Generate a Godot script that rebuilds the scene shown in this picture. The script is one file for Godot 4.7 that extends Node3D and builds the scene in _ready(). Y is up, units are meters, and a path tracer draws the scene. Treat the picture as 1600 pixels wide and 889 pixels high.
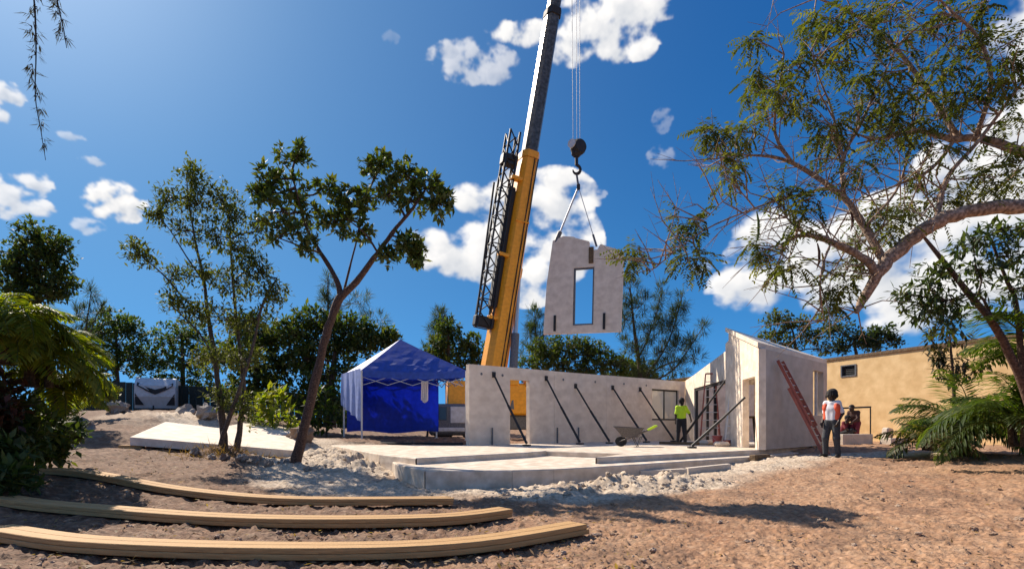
extends Node3D
# A precast concrete house going up on a sandy lot: a mobile crane lifts a gable panel over the slab.
# Metres, y up. The lens stands at (0, EYE, 0) and looks level along -z with a shifted frame.

const F := 873.0
const EYE := 1.2
const DECK := 0.5
const LEDGE := 0.36
var rng := RandomNumberGenerator.new()
var M := {}
var taken := {}
var grid := PackedFloat32Array()
var n_big := FastNoiseLite.new()
var n_mid := FastNoiseLite.new()
var n_fine := FastNoiseLite.new()
const GX0 := -70.0
const GZ0 := -110.0
const GS := 0.5
const GW := 281
const GD := 281

# ---------------------------------------------------------------- mesh building
class MB:
	var v := PackedVector3Array()
	var n := PackedVector3Array()
	var c := PackedColorArray()
	var i := PackedInt32Array()
	var col := Color(1, 1, 1)
	func tri(a: Vector3, b: Vector3, d: Vector3) -> void:   # counter-clockwise seen from outside
		var m := (b - a).cross(d - a).normalized()
		var k := v.size()
		v.append(a); v.append(b); v.append(d)
		n.append(m); n.append(m); n.append(m)
		c.append(col); c.append(col); c.append(col)
		i.append(k); i.append(k + 2); i.append(k + 1)
	func quad(a: Vector3, b: Vector3, d: Vector3, e: Vector3) -> void:
		tri(a, b, d); tri(a, d, e)
	func face(p: Array, mid: Vector3) -> void:              # flat polygon turned away from mid
		var m: Vector3 = (p[1] - p[0]).cross(p[2] - p[0])
		var q: Array = p.duplicate()
		if m.dot(p[0] - mid) < 0.0:
			q.reverse()
		for k in range(1, q.size() - 1):
			tri(q[0], q[k], q[k + 1])
	func hexa(p: Array) -> void:                            # 8 corners: 0-3 bottom ring, 4-7 top ring
		var mid := Vector3.ZERO
		for q in p: mid += q
		mid /= 8.0
		for f in [[0, 1, 2, 3], [4, 5, 6, 7], [0, 1, 5, 4], [1, 2, 6, 5], [2, 3, 7, 6], [3, 0, 4, 7]]:
			face([p[f[0]], p[f[1]], p[f[2]], p[f[3]]], mid)
	func box(t: Transform3D, s: Vector3) -> void:
		var h := s * 0.5
		var p := []
		for y in [-h.y, h.y]:
			for q in [[-1, -1], [1, -1], [1, 1], [-1, 1]]:
				p.append(t * Vector3(q[0] * h.x, y, q[1] * h.z))
		hexa(p)
	func bevel(t: Transform3D, s: Vector3, r: float) -> void:   # box with chamfered edges
		var h := s * 0.5
		var q := {}
		for sx in [-1, 1]:
			for sy in [-1, 1]:
				for sz in [-1, 1]:
					var k := Vector3(sx, sy, sz)
					q[[sx, sy, sz, 0]] = t * (Vector3(h.x, h.y - r, h.z - r) * k)
					q[[sx, sy, sz, 1]] = t * (Vector3(h.x - r, h.y, h.z - r) * k)
					q[[sx, sy, sz, 2]] = t * (Vector3(h.x - r, h.y - r, h.z) * k)
		var mid := t.origin
		for s1 in [-1, 1]:
			face([q[[s1, -1, -1, 0]], q[[s1, 1, -1, 0]], q[[s1, 1, 1, 0]], q[[s1, -1, 1, 0]]], mid)
			face([q[[-1, s1, -1, 1]], q[[1, s1, -1, 1]], q[[1, s1, 1, 1]], q[[-1, s1, 1, 1]]], mid)
			face([q[[-1, -1, s1, 2]], q[[1, -1, s1, 2]], q[[1, 1, s1, 2]], q[[-1, 1, s1, 2]]], mid)
			for s2 in [-1, 1]:
				face([q[[s1, s2, -1, 0]], q[[s1, s2, -1, 1]], q[[s1, s2, 1, 1]], q[[s1, s2, 1, 0]]], mid)
				face([q[[s1, -1, s2, 0]], q[[s1, -1, s2, 2]], q[[s1, 1, s2, 2]], q[[s1, 1, s2, 0]]], mid)
				face([q[[-1, s1, s2, 1]], q[[-1, s1, s2, 2]], q[[1, s1, s2, 2]], q[[1, s1, s2, 1]]], mid)
				for s3 in [-1, 1]:
					face([q[[s1, s2, s3, 0]], q[[s1, s2, s3, 1]], q[[s1, s2, s3, 2]]], mid)
	func bar(a: Vector3, b: Vector3, w: float, h: float, side := Vector3.ZERO) -> void:   # rectangular bar from a to b
		var z := (b - a).normalized()
		var x := side if side != Vector3.ZERO else (Vector3.UP if absf(z.y) < 0.9 else Vector3.RIGHT).cross(z)
		x = (x - z * x.dot(z)).normalized()
		box(Transform3D(Basis(x, z.cross(x), z), (a + b) * 0.5), Vector3(w, h, a.distance_to(b)))
	func tube(p: Array, r: Array, sides := 6, cap := true) -> void:
		var up := Vector3(0.31, 0.12, 0.94)
		var base := v.size()
		for k in p.size():
			var d: Vector3 = (p[mini(k + 1, p.size() - 1)] - p[maxi(k - 1, 0)]).normalized()
			var x := up.cross(d)
			if x.length() < 0.05: x = Vector3.RIGHT.cross(d)
			x = x.normalized()
			var y := d.cross(x)
			var rr: float = r[mini(k, r.size() - 1)]
			for s in sides:
				var a := TAU * s / sides
				var m := x * cos(a) + y * sin(a)
				v.append(p[k] + m * rr); n.append(m); c.append(col)
		for k in p.size() - 1:
			for s in sides:
				var a0 := base + k * sides + s
				var a1 := base + k * sides + (s + 1) % sides
				i.append_array([a0, a0 + sides, a1, a1, a0 + sides, a1 + sides])
		if cap:
			for e in [0, p.size() - 1]:
				var d2: Vector3 = (p[1] - p[0]) if e == 0 else (p[e - 1] - p[e])
				var ring := []
				for s in sides: ring.append(v[base + e * sides + s])
				face(ring, p[e] + d2)
	func leaf(p: Vector3, d: Vector3, side: Vector3, l: float, w: float) -> void:   # folded blade, two triangles
		var m := side.cross(d).normalized()
		var k := v.size()
		v.append(p); v.append(p + d * l * 0.45 + side * w * 0.5 + m * w * 0.12); v.append(p + d * l); v.append(p + d * l * 0.45 - side * w * 0.5 + m * w * 0.12)
		n.append(m); n.append((m - side * 0.35).normalized()); n.append((m + d * 0.2).normalized()); n.append((m + side * 0.35).normalized())
		for q in 4: c.append(col)
		i.append_array([k, k + 2, k + 1, k, k + 3, k + 2])
	func lathe(prof: Array, o: Vector3, ax: Vector3, sides := 20) -> void:   # prof: [radius, along]
		var x := (Vector3.UP if absf(ax.y) < 0.9 else Vector3.RIGHT).cross(ax).normalized()
		var y := ax.cross(x)
		for k in prof.size() - 1:
			for s in sides:
				var a := TAU * s / sides
				var b := TAU * (s + 1) / sides
				var da := x * cos(a) + y * sin(a)
				var db := x * cos(b) + y * sin(b)
				var p0: Vector3 = o + da * prof[k][0] + ax * prof[k][1]
				var p1: Vector3 = o + db * prof[k][0] + ax * prof[k][1]
				var p2: Vector3 = o + db * prof[k + 1][0] + ax * prof[k + 1][1]
				var p3: Vector3 = o + da * prof[k + 1][0] + ax * prof[k + 1][1]
				if prof[k][0] > 0.0001: tri(p0, p1, p2)
				if prof[k + 1][0] > 0.0001: tri(p0, p2, p3)
	func mesh() -> ArrayMesh:
		var a := []
		a.resize(Mesh.ARRAY_MAX)
		a[Mesh.ARRAY_VERTEX] = v; a[Mesh.ARRAY_NORMAL] = n; a[Mesh.ARRAY_COLOR] = c; a[Mesh.ARRAY_INDEX] = i
		var m := ArrayMesh.new()
		m.add_surface_from_arrays(Mesh.PRIMITIVE_TRIANGLES, a)
		return m

func numbered(called: String) -> String:
	var k: int = taken.get(called, 0)
	taken[called] = k + 1
	return called if k == 0 else "%s_%03d" % [called, k]

func metas(o: Node, label: String, category: String, group := "", kind := "") -> void:
	if label: o.set_meta("label", label)
	if category: o.set_meta("category", category)
	if group: o.set_meta("group", group)
	if kind: o.set_meta("kind", kind)

func thing(called: String, label: String, category: String, at: Vector3, group := "", kind := "") -> Node3D:
	var o := Node3D.new()
	o.name = numbered(called)
	add_child(o)
	o.position = at
	metas(o, label, category, group, kind)
	return o

# commits mb (world coordinates) as one part of parent; sub-parts hang under a part
func part(called: String, mb: MB, mat: Material, parent: Node3D) -> MeshInstance3D:
	var o := MeshInstance3D.new()
	o.name = called
	o.mesh = mb.mesh()
	o.material_override = mat
	parent.add_child(o, true)
	if parent != self and parent.get_parent() == self and not parent is MeshInstance3D:
		o.position = -parent.position
	return o

func single(called: String, mb: MB, mat: Material, label: String, category: String, group := "", kind := "") -> MeshInstance3D:
	var o := MeshInstance3D.new()
	o.name = numbered(called)
	o.mesh = mb.mesh()
	o.material_override = mat
	add_child(o)
	metas(o, label, category, group, kind)
	return o

# a surveyed point: bearing and height read as plate offsets at a true distance
func spot(px: float, py: float, d: float) -> Vector3:
	return Vector3((px - 800.0) / F * d, EYE - (py - 665.0) / F * d, -d)

# ---------------------------------------------------------------- terrain
const GROUND := [
	[0, -2, 0], [-4, -4, 0], [4, -4, 0], [0, -6, 0], [-3, -7, 0], [3, -7, 0.02], [-6, -6, 0.03], [6, -6, 0.08], [0, -9, 0], [-2, -10.5, 0], [4, -10, 0.06],
	[8.2, -14.3, 0.38], [6, -12, 0.22], [10, -10, 0.34], [12, -14, 0.5], [14, -20, 0.5], [11, -18, 0.45], [-5.4, -14.1, 0.1], [-8.6, -16.6, 0.25], [-6.9, -17.5, 0.12],
	[-11.4, -16.7, 0.5], [-12.5, -20.5, 1.05], [-9, -20.5, 0.72], [-19, -30, 2.0], [-15, -25, 1.5], [-7.5, -22.5, 0.66], [-5, -24, 0.7], [-4.5, -22, 0.66], [-2.5, -22, 0.66], [-4, -18, 0.15], [2, -19, 0.1], [8, -22, 0.1],
	[6, -17, 0.1], [-4, -14, 0.05], [-9, -13, 0.2], [-9, -10, 0.3], [-14, -12, 0.6], [-20, -20, 1.3], [0, -30, 0.5], [10, -30, 0.5], [15, -28, 0.55], [18, -19, 0.5], [-5, -40, 1.0],
	[0, -60, 1.0], [-30, -45, 2.2], [30, -40, 0.6], [0, 8, 0], [-10, 0, 0], [10, 0, 0.12], [0, -14, 0.0], [3, -14, 0.0], [12, -23, 0.5], [0, -100, 1.0], [-60, -60, 2.0], [60, -60, 0.8]]
# heaps: x, z, height, radius, share of pale limestone sand
const HEAPS := [
	[1.0, -9.75, 0.16, 0.8, 1.0], [2.0, -10.2, 0.26, 0.75, 1.0], [3.1, -11.0, 0.2, 0.8, 1.0], [-4.4, -14.9, 0.34, 1.2, 1.0], [-3.6, -13.6, 0.26, 0.9, 1.0], [-5.2, -16.4, 0.25, 1.2, 1.0], [-6.1, -18.2, 0.25, 1.4, 1.0],
	[-8.5, -16.2, 0.3, 1.0, 0.0], [-5.5, -14.0, 0.14, 0.7, 0.0], [-7.0, -15.0, 0.2, 0.9, 0.0], [-15, -24.5, 0.35, 1.5, 0.3], [-12.5, -25, 0.35, 1.6, 0.2], [-17, -26, 0.4, 1.4, 0.4]]

func base_h(x: float, z: float) -> float:
	var fx := clampf((x - GX0) / GS, 0.0, GW - 1.001)
	var fz := clampf((z - GZ0) / GS, 0.0, GD - 1.001)
	var ix := int(fx)
	var iz := int(fz)
	fx -= ix; fz -= iz
	var k := iz * GW + ix
	return lerpf(lerpf(grid[k], grid[k + 1], fx), lerpf(grid[k + GW], grid[k + GW + 1], fx), fz)

func heap_h(x: float, z: float) -> float:
	var h := 0.0
	for p in HEAPS:
		var dx: float = x - p[0]
		var dz: float = z - p[1]
		var r2: float = (dx * dx + dz * dz) / (p[3] * p[3])
		if r2 < 4.0:
			h = maxf(h, p[2] * exp(-r2 * 1.3))
	return h

func ground(x: float, z: float) -> float:
	var h := heap_h(x, z)
	return base_h(x, z) + h * (0.8 + 0.9 * n_mid.get_noise_2d(x * 3.0, z * 3.0))

func on_ground(x: float, z: float, up := 0.0) -> Vector3:
	return Vector3(x, ground(x, z) + up, z)

func pale(x: float, z: float) -> float:      # share of spilled limestone sand at a place
	var s := 0.0
	for p in HEAPS:
		var r2: float = (Vector2(x - p[0], z - p[1]).length_squared()) / (p[3] * p[3])
		s = maxf(s, p[4] * clampf(1.75 - r2 * 0.55, 0.0, 1.0))
	var a := Vector2(-2.6, -10.6)
	var b := Vector2(2.2, -11.3)
	var e := Vector2(7.6, -15.6)
	var p2 := Vector2(x, z)
	var d := minf(p2.distance_to(Geometry2D.get_closest_point_to_segment(p2, a, b)), p2.distance_to(Geometry2D.get_closest_point_to_segment(p2, b, e)))
	d = minf(d, p2.distance_to(Geometry2D.get_closest_point_to_segment(p2, e, Vector2(10.5, -15.0))) * 1.5)
	d = minf(d, p2.distance_to(Geometry2D.get_closest_point_to_segment(p2, Vector2(-4, -11.5), Vector2(-8, -21))) * 1.2)
	d = minf(d, p2.distance_to(Geometry2D.get_closest_point_to_segment(p2, Vector2(-16, -26), Vector2(-11, -21))) * 1.4)
	s = maxf(s, clampf(1.9 - d * 0.95, 0.0, 1.0))
	return clampf(s * 1.15 + 0.75 * n_mid.get_noise_2d(x * 1.2, z * 1.2) * (0.15 + s), 0.0, 1.0)

func make_terrain() -> void:
	grid.resize(GW * GD)
	for j in GD:
		for k in GW:
			var x := GX0 + k * GS
			var z := GZ0 + j * GS
			var sw := 0.0
			var sh := 0.0
			for p in GROUND:
				var dx: float = x - p[0]
				var dz: float = z - p[1]
				var q := dx * dx + dz * dz + 1.2
				var w := 1.0 / (q * q)
				sw += w; sh += w * p[2]
			grid[j * GW + k] = sh / sw
	var angs := PackedFloat32Array()
	var a := -180.0
	while a < 180.0:
		angs.append(deg_to_rad(a))
		a += 0.21 if absf(a) < 54.0 else 4.0
	angs.append(PI)
	var ds := PackedFloat32Array([0.0, 0.8, 1.6, 2.4])
	var r := 3.0
	while r < 900.0:
		ds.append(r)
		r *= 1.0065 if r < 28.0 else (1.03 if r < 60.0 else 1.25)
	var mb := MB.new()
	var na := angs.size()
	for d in ds:
		for t in angs:
			var x: float = sin(t) * d
			var z: float = -cos(t) * d
			var s := pale(x, z) if d < 45.0 else 0.0
			var h := ground(x, z) if d < 80.0 else base_h(x, z)
			if d < 40.0:
				var fine := n_fine.get_noise_2d(x, z)
				var cl := maxf(0.0, n_fine.get_noise_2d(x * 2.7 + 50.0, z * 2.7) - 0.18)
				h += 0.04 * n_mid.get_noise_2d(x, z) + 0.024 * fine + cl * 0.075 + s * 0.035 * absf(n_fine.get_noise_2d(x * 0.7, z * 0.7 + 30.0))
				var churn := smoothstep(0.5, -3.0, x) * (1.0 - s)
				h += churn * (0.045 * n_mid.get_noise_2d(x * 2.1 + 40.0, z * 2.1) + 0.03 * maxf(0.0, n_fine.get_noise_2d(x * 1.1 + 9.0, z * 1.1)))
				# ruts left by wheels
				h -= 0.03 * maxf(0.0, 1.0 - absf(z + 7.2 - 0.18 * x + 0.4 * n_big.get_noise_2d(x, z)) / 0.22) * smoothstep(1.5, 3.0, x)
				h -= 0.03 * maxf(0.0, 1.0 - absf(z + 9.0 - 0.22 * x + 0.4 * n_big.get_noise_2d(x, z)) / 0.22) * smoothstep(1.5, 3.0, x)
			var t1 := 0.5 + 0.9 * n_big.get_noise_2d(x * 1.7, z * 1.7)
			var t2 := 0.5 + 0.8 * n_mid.get_noise_2d(x * 2.0 + 9.0, z * 2.0)
			var t3 := 0.5 + 0.9 * n_fine.get_noise_2d(x * 1.6, z * 1.6 + 77.0)
			var dirt := Color(0.36, 0.185, 0.098).lerp(Color(0.53, 0.315, 0.18), clampf(0.55 * t1 + 0.45 * t2, 0, 1))
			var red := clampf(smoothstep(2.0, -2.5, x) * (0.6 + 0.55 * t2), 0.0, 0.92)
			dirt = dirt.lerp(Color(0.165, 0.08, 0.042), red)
			dirt = dirt.lerp(Color(0.52, 0.37, 0.25), clampf(t3 - 0.55, 0, 1) * 1.1)
			dirt = dirt.lerp(Color(0.22, 0.125, 0.075), 0.55 * smoothstep(0.12, 0.4, n_big.get_noise_2d(x * 2.6 + 31.0, z * 2.6)))
			var sand := Color(0.62, 0.49, 0.355).lerp(Color(0.74, 0.615, 0.475), t2)
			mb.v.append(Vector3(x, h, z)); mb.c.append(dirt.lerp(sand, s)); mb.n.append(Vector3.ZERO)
	var nd := ds.size()
	for j in nd - 1:
		for k in na - 1:
			var q := j * na + k
			mb.i.append_array([q, q + na, q + 1, q + 1, q + na, q + na + 1])
	for t in range(0, mb.i.size(), 3):
		var i0 := mb.i[t]; var i1 := mb.i[t + 1]; var i2 := mb.i[t + 2]
		var m := (mb.v[i2] - mb.v[i0]).cross(mb.v[i1] - mb.v[i0])
		if m.y < 0.0: m = -m
		mb.n[i0] += m; mb.n[i1] += m; mb.n[i2] += m
	for t in mb.n.size():
		mb.n[t] = mb.n[t].normalized() if mb.n[t].length_squared() > 0.0 else Vector3.UP
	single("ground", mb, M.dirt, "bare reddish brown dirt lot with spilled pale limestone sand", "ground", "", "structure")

# ---------------------------------------------------------------- sky
func sky_image() -> Image:
	var sun := Vector3(-0.546, 0.629, -0.553).normalized()
	var low := Image.create(512, 256, false, Image.FORMAT_RGBAF)
	for j in 256:
		var el := PI * (0.5 - (j + 0.5) / 256.0)
		for k in 512:
			var az := TAU * (k + 0.5) / 512.0
			var dir := Vector3(sin(az) * cos(el), sin(el), -cos(az) * cos(el))
			var y := maxf(dir.y, 0.0)
			var zen := pow(1.0 - y, 3.2)
			var c := Vector3(0.002, 0.056, 0.215).lerp(Vector3(0.06, 0.26, 0.56), zen)
			var g := maxf(0.0, dir.dot(sun))
			c += Vector3(0.095, 0.15, 0.17) * pow(g, 5.0)
			c += Vector3(0.22, 0.22, 0.21) * pow(g, 40.0)
			c += Vector3(3.0, 2.9, 2.7) * pow(g, 600.0)
			if dir.y < 0.0: c = Vector3(0.3, 0.26, 0.22)
			low.set_pixel(k, j, Color(c.x, c.y, c.z, 1))
	low.resize(4096, 2048, Image.INTERPOLATE_BILINEAR)
	var fb := FastNoiseLite.new()
	fb.noise_type = FastNoiseLite.TYPE_SIMPLEX_SMOOTH
	fb.seed = 11; fb.frequency = 0.16; fb.fractal_type = FastNoiseLite.FRACTAL_FBM; fb.fractal_octaves = 6; fb.fractal_gain = 0.5
	# clouds: lists of lobes (plate x, y, half width, half height), then how solid
	var clouds := [
		[[[950, 45, 92, 62], [895, 70, 60, 38], [985, 20, 62, 50], [1000, 75, 30, 22], [835, 55, 48, 22], [785, 52, 26, 18]], 1.0],
		[[[735, 100, 62, 36], [775, 105, 36, 30], [705, 85, 26, 16]], 0.62],
		[[[865, 325, 66, 55], [790, 320, 66, 46], [720, 400, 82, 42], [825, 440, 62, 44], [885, 385, 52, 62], [690, 388, 56, 32], [760, 395, 80, 52], [745, 310, 40, 30]], 1.0],
		[[[1250, 400, 110, 66], [1350, 430, 140, 76], [1180, 455, 70, 46], [1210, 365, 60, 42], [1470, 480, 150, 50], [1400, 370, 110, 66], [1530, 380, 140, 90]], 1.0],
		[[[1530, 270, 110, 70], [1600, 220, 70, 80], [1620, 300, 120, 100]], 0.95],
		[[[1600, 60, 60, 70], [1640, 20, 80, 90]], 0.85],
		[[[177, 318, 52, 33], [150, 310, 28, 22], [205, 325, 24, 24]], 1.0],
		[[[46, 288, 34, 24], [10, 315, 34, 30], [45, 325, 40, 18], [-30, 300, 40, 40]], 0.85],
		[[[8, 148, 30, 20], [0, 182, 14, 14]], 0.8],
		[[[135, 355, 28, 14]], 0.5], [[[1036, 190, 16, 20]], 0.2], [[[1033, 247, 22, 18]], 0.26],
		[[[110, 215, 22, 7]], 0.42], [[[142, 252, 20, 7]], 0.5], [[[610, 60, 14, 11]], 0.12], [[[934, 305, 14, 8]], 0.35], [[[1100, 420, 16, 10]], 0.3]]
	var list := []
	for cl in clouds:
		var lobes := []
		for l in cl[0]:
			var x: float = (l[0] - 800.0) / F
			var q := sqrt(1.0 + x * x)
			var t: float = (665.0 - l[1]) / F / q
			lobes.append([rad_to_deg(atan(x)), rad_to_deg(atan(t)), rad_to_deg(l[2] / F / (q * q)), rad_to_deg(l[3] / F / q / (1.0 + t * t))])
		list.append([lobes, cl[1]])
	var rc := RandomNumberGenerator.new()
	rc.seed = 5
	for k in 22:                              # the same broken cumulus all round
		var az := 58.0 + 244.0 * (k + rc.randf()) / 22.0
		var el := 12.0 + 38.0 * rc.randf()
		var lobes := []
		for q in 5:
			lobes.append([az + rc.randf_range(-7, 7), el + rc.randf_range(-2, 2.5), rc.randf_range(3, 7), rc.randf_range(2, 4)])
		list.append([lobes, 1.0])
	var px := low.get_data().to_float32_array()
	for cl in list:
		var x0 := 999.0; var x1 := -999.0; var y0 := 90.0; var y1 := 0.0
		for l in cl[0]:
			x0 = minf(x0, l[0] - l[2] * 1.7); x1 = maxf(x1, l[0] + l[2] * 1.7)
			y0 = minf(y0, l[1] - l[3] * 1.7); y1 = maxf(y1, l[1] + l[3] * 1.7)
		var step := 1
		var mean := 0.0
		for l in cl[0]: mean += (l[2] + l[3]) * 0.5 / cl[0].size()
		var zoom := clampf(4.2 / mean, 1.0, 4.5)
		for j in range(maxi(0, int((90.0 - y1) / 180.0 * 2048)), mini(1023, int((90.0 - y0) / 180.0 * 2048))):
			var el := 90.0 - (j + 0.5) / 2048.0 * 180.0
			for k in range(int(x0 / 360.0 * 4096), int(x1 / 360.0 * 4096), step):
				var az := (k + 0.5) / 4096.0 * 360.0
				var m := 0.0
				var rise := 0.0
				for l in cl[0]:
					var dx: float = (az - l[0]) / l[2]
					var dy: float = (el - l[1]) / l[3]
					var e := 1.0 - (dx * dx + dy * dy) * (0.7 if dy > 0.0 else 1.0)
					if e > m: m = e; rise = dy - 0.45 * dx
				if m <= 0.0: continue
				var f := fb.get_noise_2d(az * zoom, el * 1.35 * zoom)
				var den := sqrt(m) * 1.15 + f * 1.3 - 0.3
				if den <= 0.0: continue
				var al: float = smoothstep(0.0, 0.8, den) * cl[1]
				var f2 := fb.get_noise_2d(az * zoom - 1.6, (el * zoom + 1.3) * 1.35)
				var lit := clampf(0.7 + 0.28 * rise + 0.55 * (f - f2) - 0.2 * maxf(0.0, den - 0.6), 0.0, 1.0)
				var w := Vector3(0.30, 0.335, 0.39).lerp(Vector3(0.66, 0.645, 0.63), lit)
				var q := (j * 4096 + (k + 4096) % 4096) * 4
				px[q] = lerpf(px[q], w.x, al); px[q + 1] = lerpf(px[q + 1], w.y, al); px[q + 2] = lerpf(px[q + 2], w.z, al)
	return Image.create_from_data(4096, 2048, false, Image.FORMAT_RGBAF, px.to_byte_array())

# ---------------------------------------------------------------- materials
func noise_tex(seed_: int, freq: float, oct: int, a: Color, b: Color, contrast := 1.0, size := 512) -> ImageTexture:
	var f := FastNoiseLite.new()
	f.seed = seed_; f.frequency = freq; f.fractal_octaves = oct; f.fractal_type = FastNoiseLite.FRACTAL_FBM; f.noise_type = FastNoiseLite.TYPE_SIMPLEX_SMOOTH
	var im := f.get_seamless_image(size, size)
	im.convert(Image.FORMAT_RGB8)
	var data := im.get_data()
	var lut := []
	for k in 256:
		var t := clampf(0.5 + (k / 255.0 - 0.5) * contrast, 0.0, 1.0)
		lut.append(a.lerp(b, t))
	for k in range(0, data.size(), 3):
		var c: Color = lut[data[k]]
		data[k] = int(c.r * 255.0); data[k + 1] = int(c.g * 255.0); data[k + 2] = int(c.b * 255.0)
	return ImageTexture.create_from_image(Image.create_from_data(size, size, false, Image.FORMAT_RGB8, data))

func bump_tex(seed_: int, freq: float, oct: int, strength: float) -> ImageTexture:
	var f := FastNoiseLite.new()
	f.seed = seed_; f.frequency = freq; f.fractal_octaves = oct; f.fractal_type = FastNoiseLite.FRACTAL_FBM
	var im := f.get_seamless_image(512, 512)
	im.convert(Image.FORMAT_RGB8)
	im.bump_map_to_normal_map(strength)
	return ImageTexture.create_from_image(im)

func mat(color: Color, rough := 0.85, metal := 0.0) -> StandardMaterial3D:   # color: linear base colour
	var m := StandardMaterial3D.new()
	m.albedo_color = color.linear_to_srgb()
	m.roughness = rough
	m.metallic = metal
	return m

func surf(color: Color, tex: Texture2D, nrm: Texture2D, per_m: float, rough := 0.9, nscale := 1.0) -> StandardMaterial3D:
	var m := mat(color, rough)
	m.albedo_texture = tex
	if nrm:
		m.normal_enabled = true; m.normal_texture = nrm; m.normal_scale = nscale
	m.uv1_triplanar = true; m.uv1_world_triplanar = true
	m.uv1_scale = Vector3.ONE * per_m
	return m

func leaf_mat(back: float, rough := 0.5) -> StandardMaterial3D:
	var m := mat(Color(1, 1, 1), rough)
	m.vertex_color_use_as_albedo = true
	m.backlight_enabled = true
	m.backlight = Color(back, back, back * 0.55)
	m.cull_mode = BaseMaterial3D.CULL_DISABLED
	return m

func tinted(m: StandardMaterial3D) -> StandardMaterial3D:
	m.vertex_color_use_as_albedo = true
	return m

func make_materials() -> void:
	var stain := noise_tex(3, 0.012, 6, Color(0.9, 0.89, 0.87), Color(1, 1, 1), 1.6)
	var grain := noise_tex(4, 0.03, 5, Color(0.72, 0.7, 0.68), Color(1, 1, 1), 1.5)
	var rough_n := bump_tex(5, 0.02, 5, 6.0)
	var fine_n := bump_tex(6, 0.05, 4, 5.0)
	M.dirt = tinted(surf(Color(1, 1, 1), grain, fine_n, 0.55, 0.95, 0.9))
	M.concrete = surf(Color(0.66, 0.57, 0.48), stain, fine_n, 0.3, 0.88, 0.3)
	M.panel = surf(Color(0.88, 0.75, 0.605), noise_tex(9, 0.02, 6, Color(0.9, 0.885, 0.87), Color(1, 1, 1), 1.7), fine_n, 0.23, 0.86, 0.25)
	M.screed = surf(Color(0.76, 0.645, 0.525), noise_tex(12, 0.016, 6, Color(0.85, 0.83, 0.8), Color(1, 1, 1), 1.7), rough_n, 0.31, 0.92, 0.4)
	M.yellow_wall = surf(Color(0.80, 0.565, 0.29), noise_tex(14, 0.014, 6, Color(0.9, 0.87, 0.82), Color(1, 1, 1), 1.7), fine_n, 0.19, 0.9, 0.08)
	M.coping = surf(Color(0.2, 0.13, 0.07), grain, rough_n, 0.6)
	M.wood = surf(Color(1, 1, 1), null, fine_n, 1.2, 0.8, 0.3)
	var wi := Image.create(512, 512, false, Image.FORMAT_RGB8)
	var f := FastNoiseLite.new()
	f.seed = 21; f.frequency = 0.02; f.fractal_octaves = 4
	for j in 512:
		for k in 512:
			var t := 0.5 + 0.5 * sin(j * 0.22 + 5.0 * f.get_noise_2d(k * 0.12, j * 1.5)) * 0.6 + 0.5 * f.get_noise_2d(k * 0.3, j * 5.0)
			var c := Color(0.66, 0.50, 0.31).lerp(Color(0.78, 0.62, 0.41), clampf(t, 0, 1))
			wi.set_pixel(k, j, c)
	M.wood.albedo_texture = ImageTexture.create_from_image(wi)
	M.bark = tinted(surf(Color(1, 1, 1), noise_tex(31, 0.03, 5, Color(0.55, 0.52, 0.5), Color(1, 1, 1), 2.0), rough_n, 1.3, 0.95, 1.2))
	M.leaf = leaf_mat(1.0, 0.65)
	M.leaf_glossy = leaf_mat(0.9, 0.55)
	M.leaf_bright = leaf_mat(1.1, 0.55)
	M.rock = tinted(surf(Color(1, 1, 1), grain, rough_n, 1.2, 0.95, 1.0))
	M.black_steel = surf(Color(0.025, 0.023, 0.022), grain, null, 1.0, 0.55)
	M.dark = mat(Color(0.02, 0.02, 0.022), 0.7)
	M.rubber = mat(Color(0.018, 0.018, 0.018), 0.85)
	M.crane = surf(Color(0.98, 0.42, 0.018), noise_tex(41, 0.02, 5, Color(0.92, 0.9, 0.86), Color(1, 1, 1), 1.8), null, 0.5, 0.42)
	M.boom_grey = surf(Color(0.17, 0.15, 0.13), noise_tex(42, 0.02, 5, Color(0.62, 0.6, 0.58), Color(1, 1, 1), 1.8), null, 0.5, 0.32)
	M.boom_grey.metallic = 0.5
	M.grey_paint = surf(Color(0.16, 0.17, 0.19), grain, null, 0.8, 0.45)
	M.white_paint = surf(Color(0.66, 0.67, 0.69), stain, null, 0.6, 0.4)
	M.steel = mat(Color(0.5, 0.5, 0.5), 0.35, 0.9)
	M.alu = mat(Color(0.62, 0.6, 0.58), 0.45, 0.6)
	M.blue = surf(Color(0.01, 0.055, 0.5), stain, null, 0.6, 0.55)
	M.blue.backlight_enabled = true
	M.blue.backlight = Color(0.35, 0.45, 0.9)
	M.blue_roof = surf(Color(0.04, 0.1, 0.5), stain, null, 0.6, 0.5)
	M.blue_roof.backlight_enabled = true
	M.blue_roof.backlight = Color(0.3, 0.35, 0.6)
	M.silver_cloth = surf(Color(0.3, 0.38, 0.72), stain, null, 0.6, 0.55)
	M.pole = mat(Color(0.62, 0.62, 0.62), 0.4)
	M.ladder_red = surf(Color(0.42, 0.115, 0.075), stain, null, 0.6, 0.5)
	M.glass = mat(Color(0.05, 0.06, 0.07), 0.06)
	M.pane = mat(Color(0.5, 0.52, 0.52), 0.05)
	M.pane.transparency = BaseMaterial3D.TRANSPARENCY_ALPHA
	M.pane.albedo_color.a = 0.6
	M.fence = surf(Color(0.03, 0.045, 0.04), grain, null, 0.5, 0.8)
	M.plastic_red = mat(Color(0.55, 0.11, 0.08), 0.45)
	M.barrow = surf(Color(0.13, 0.115, 0.11), grain, null, 1.0, 0.55)
	M.cable = mat(Color(0.45, 0.47, 0.5), 0.5, 0.3)
	M.skin = mat(Color(0.045, 0.024, 0.016), 0.5)
	M.hair = mat(Color(0.012, 0.009, 0.008), 0.8)
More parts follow.
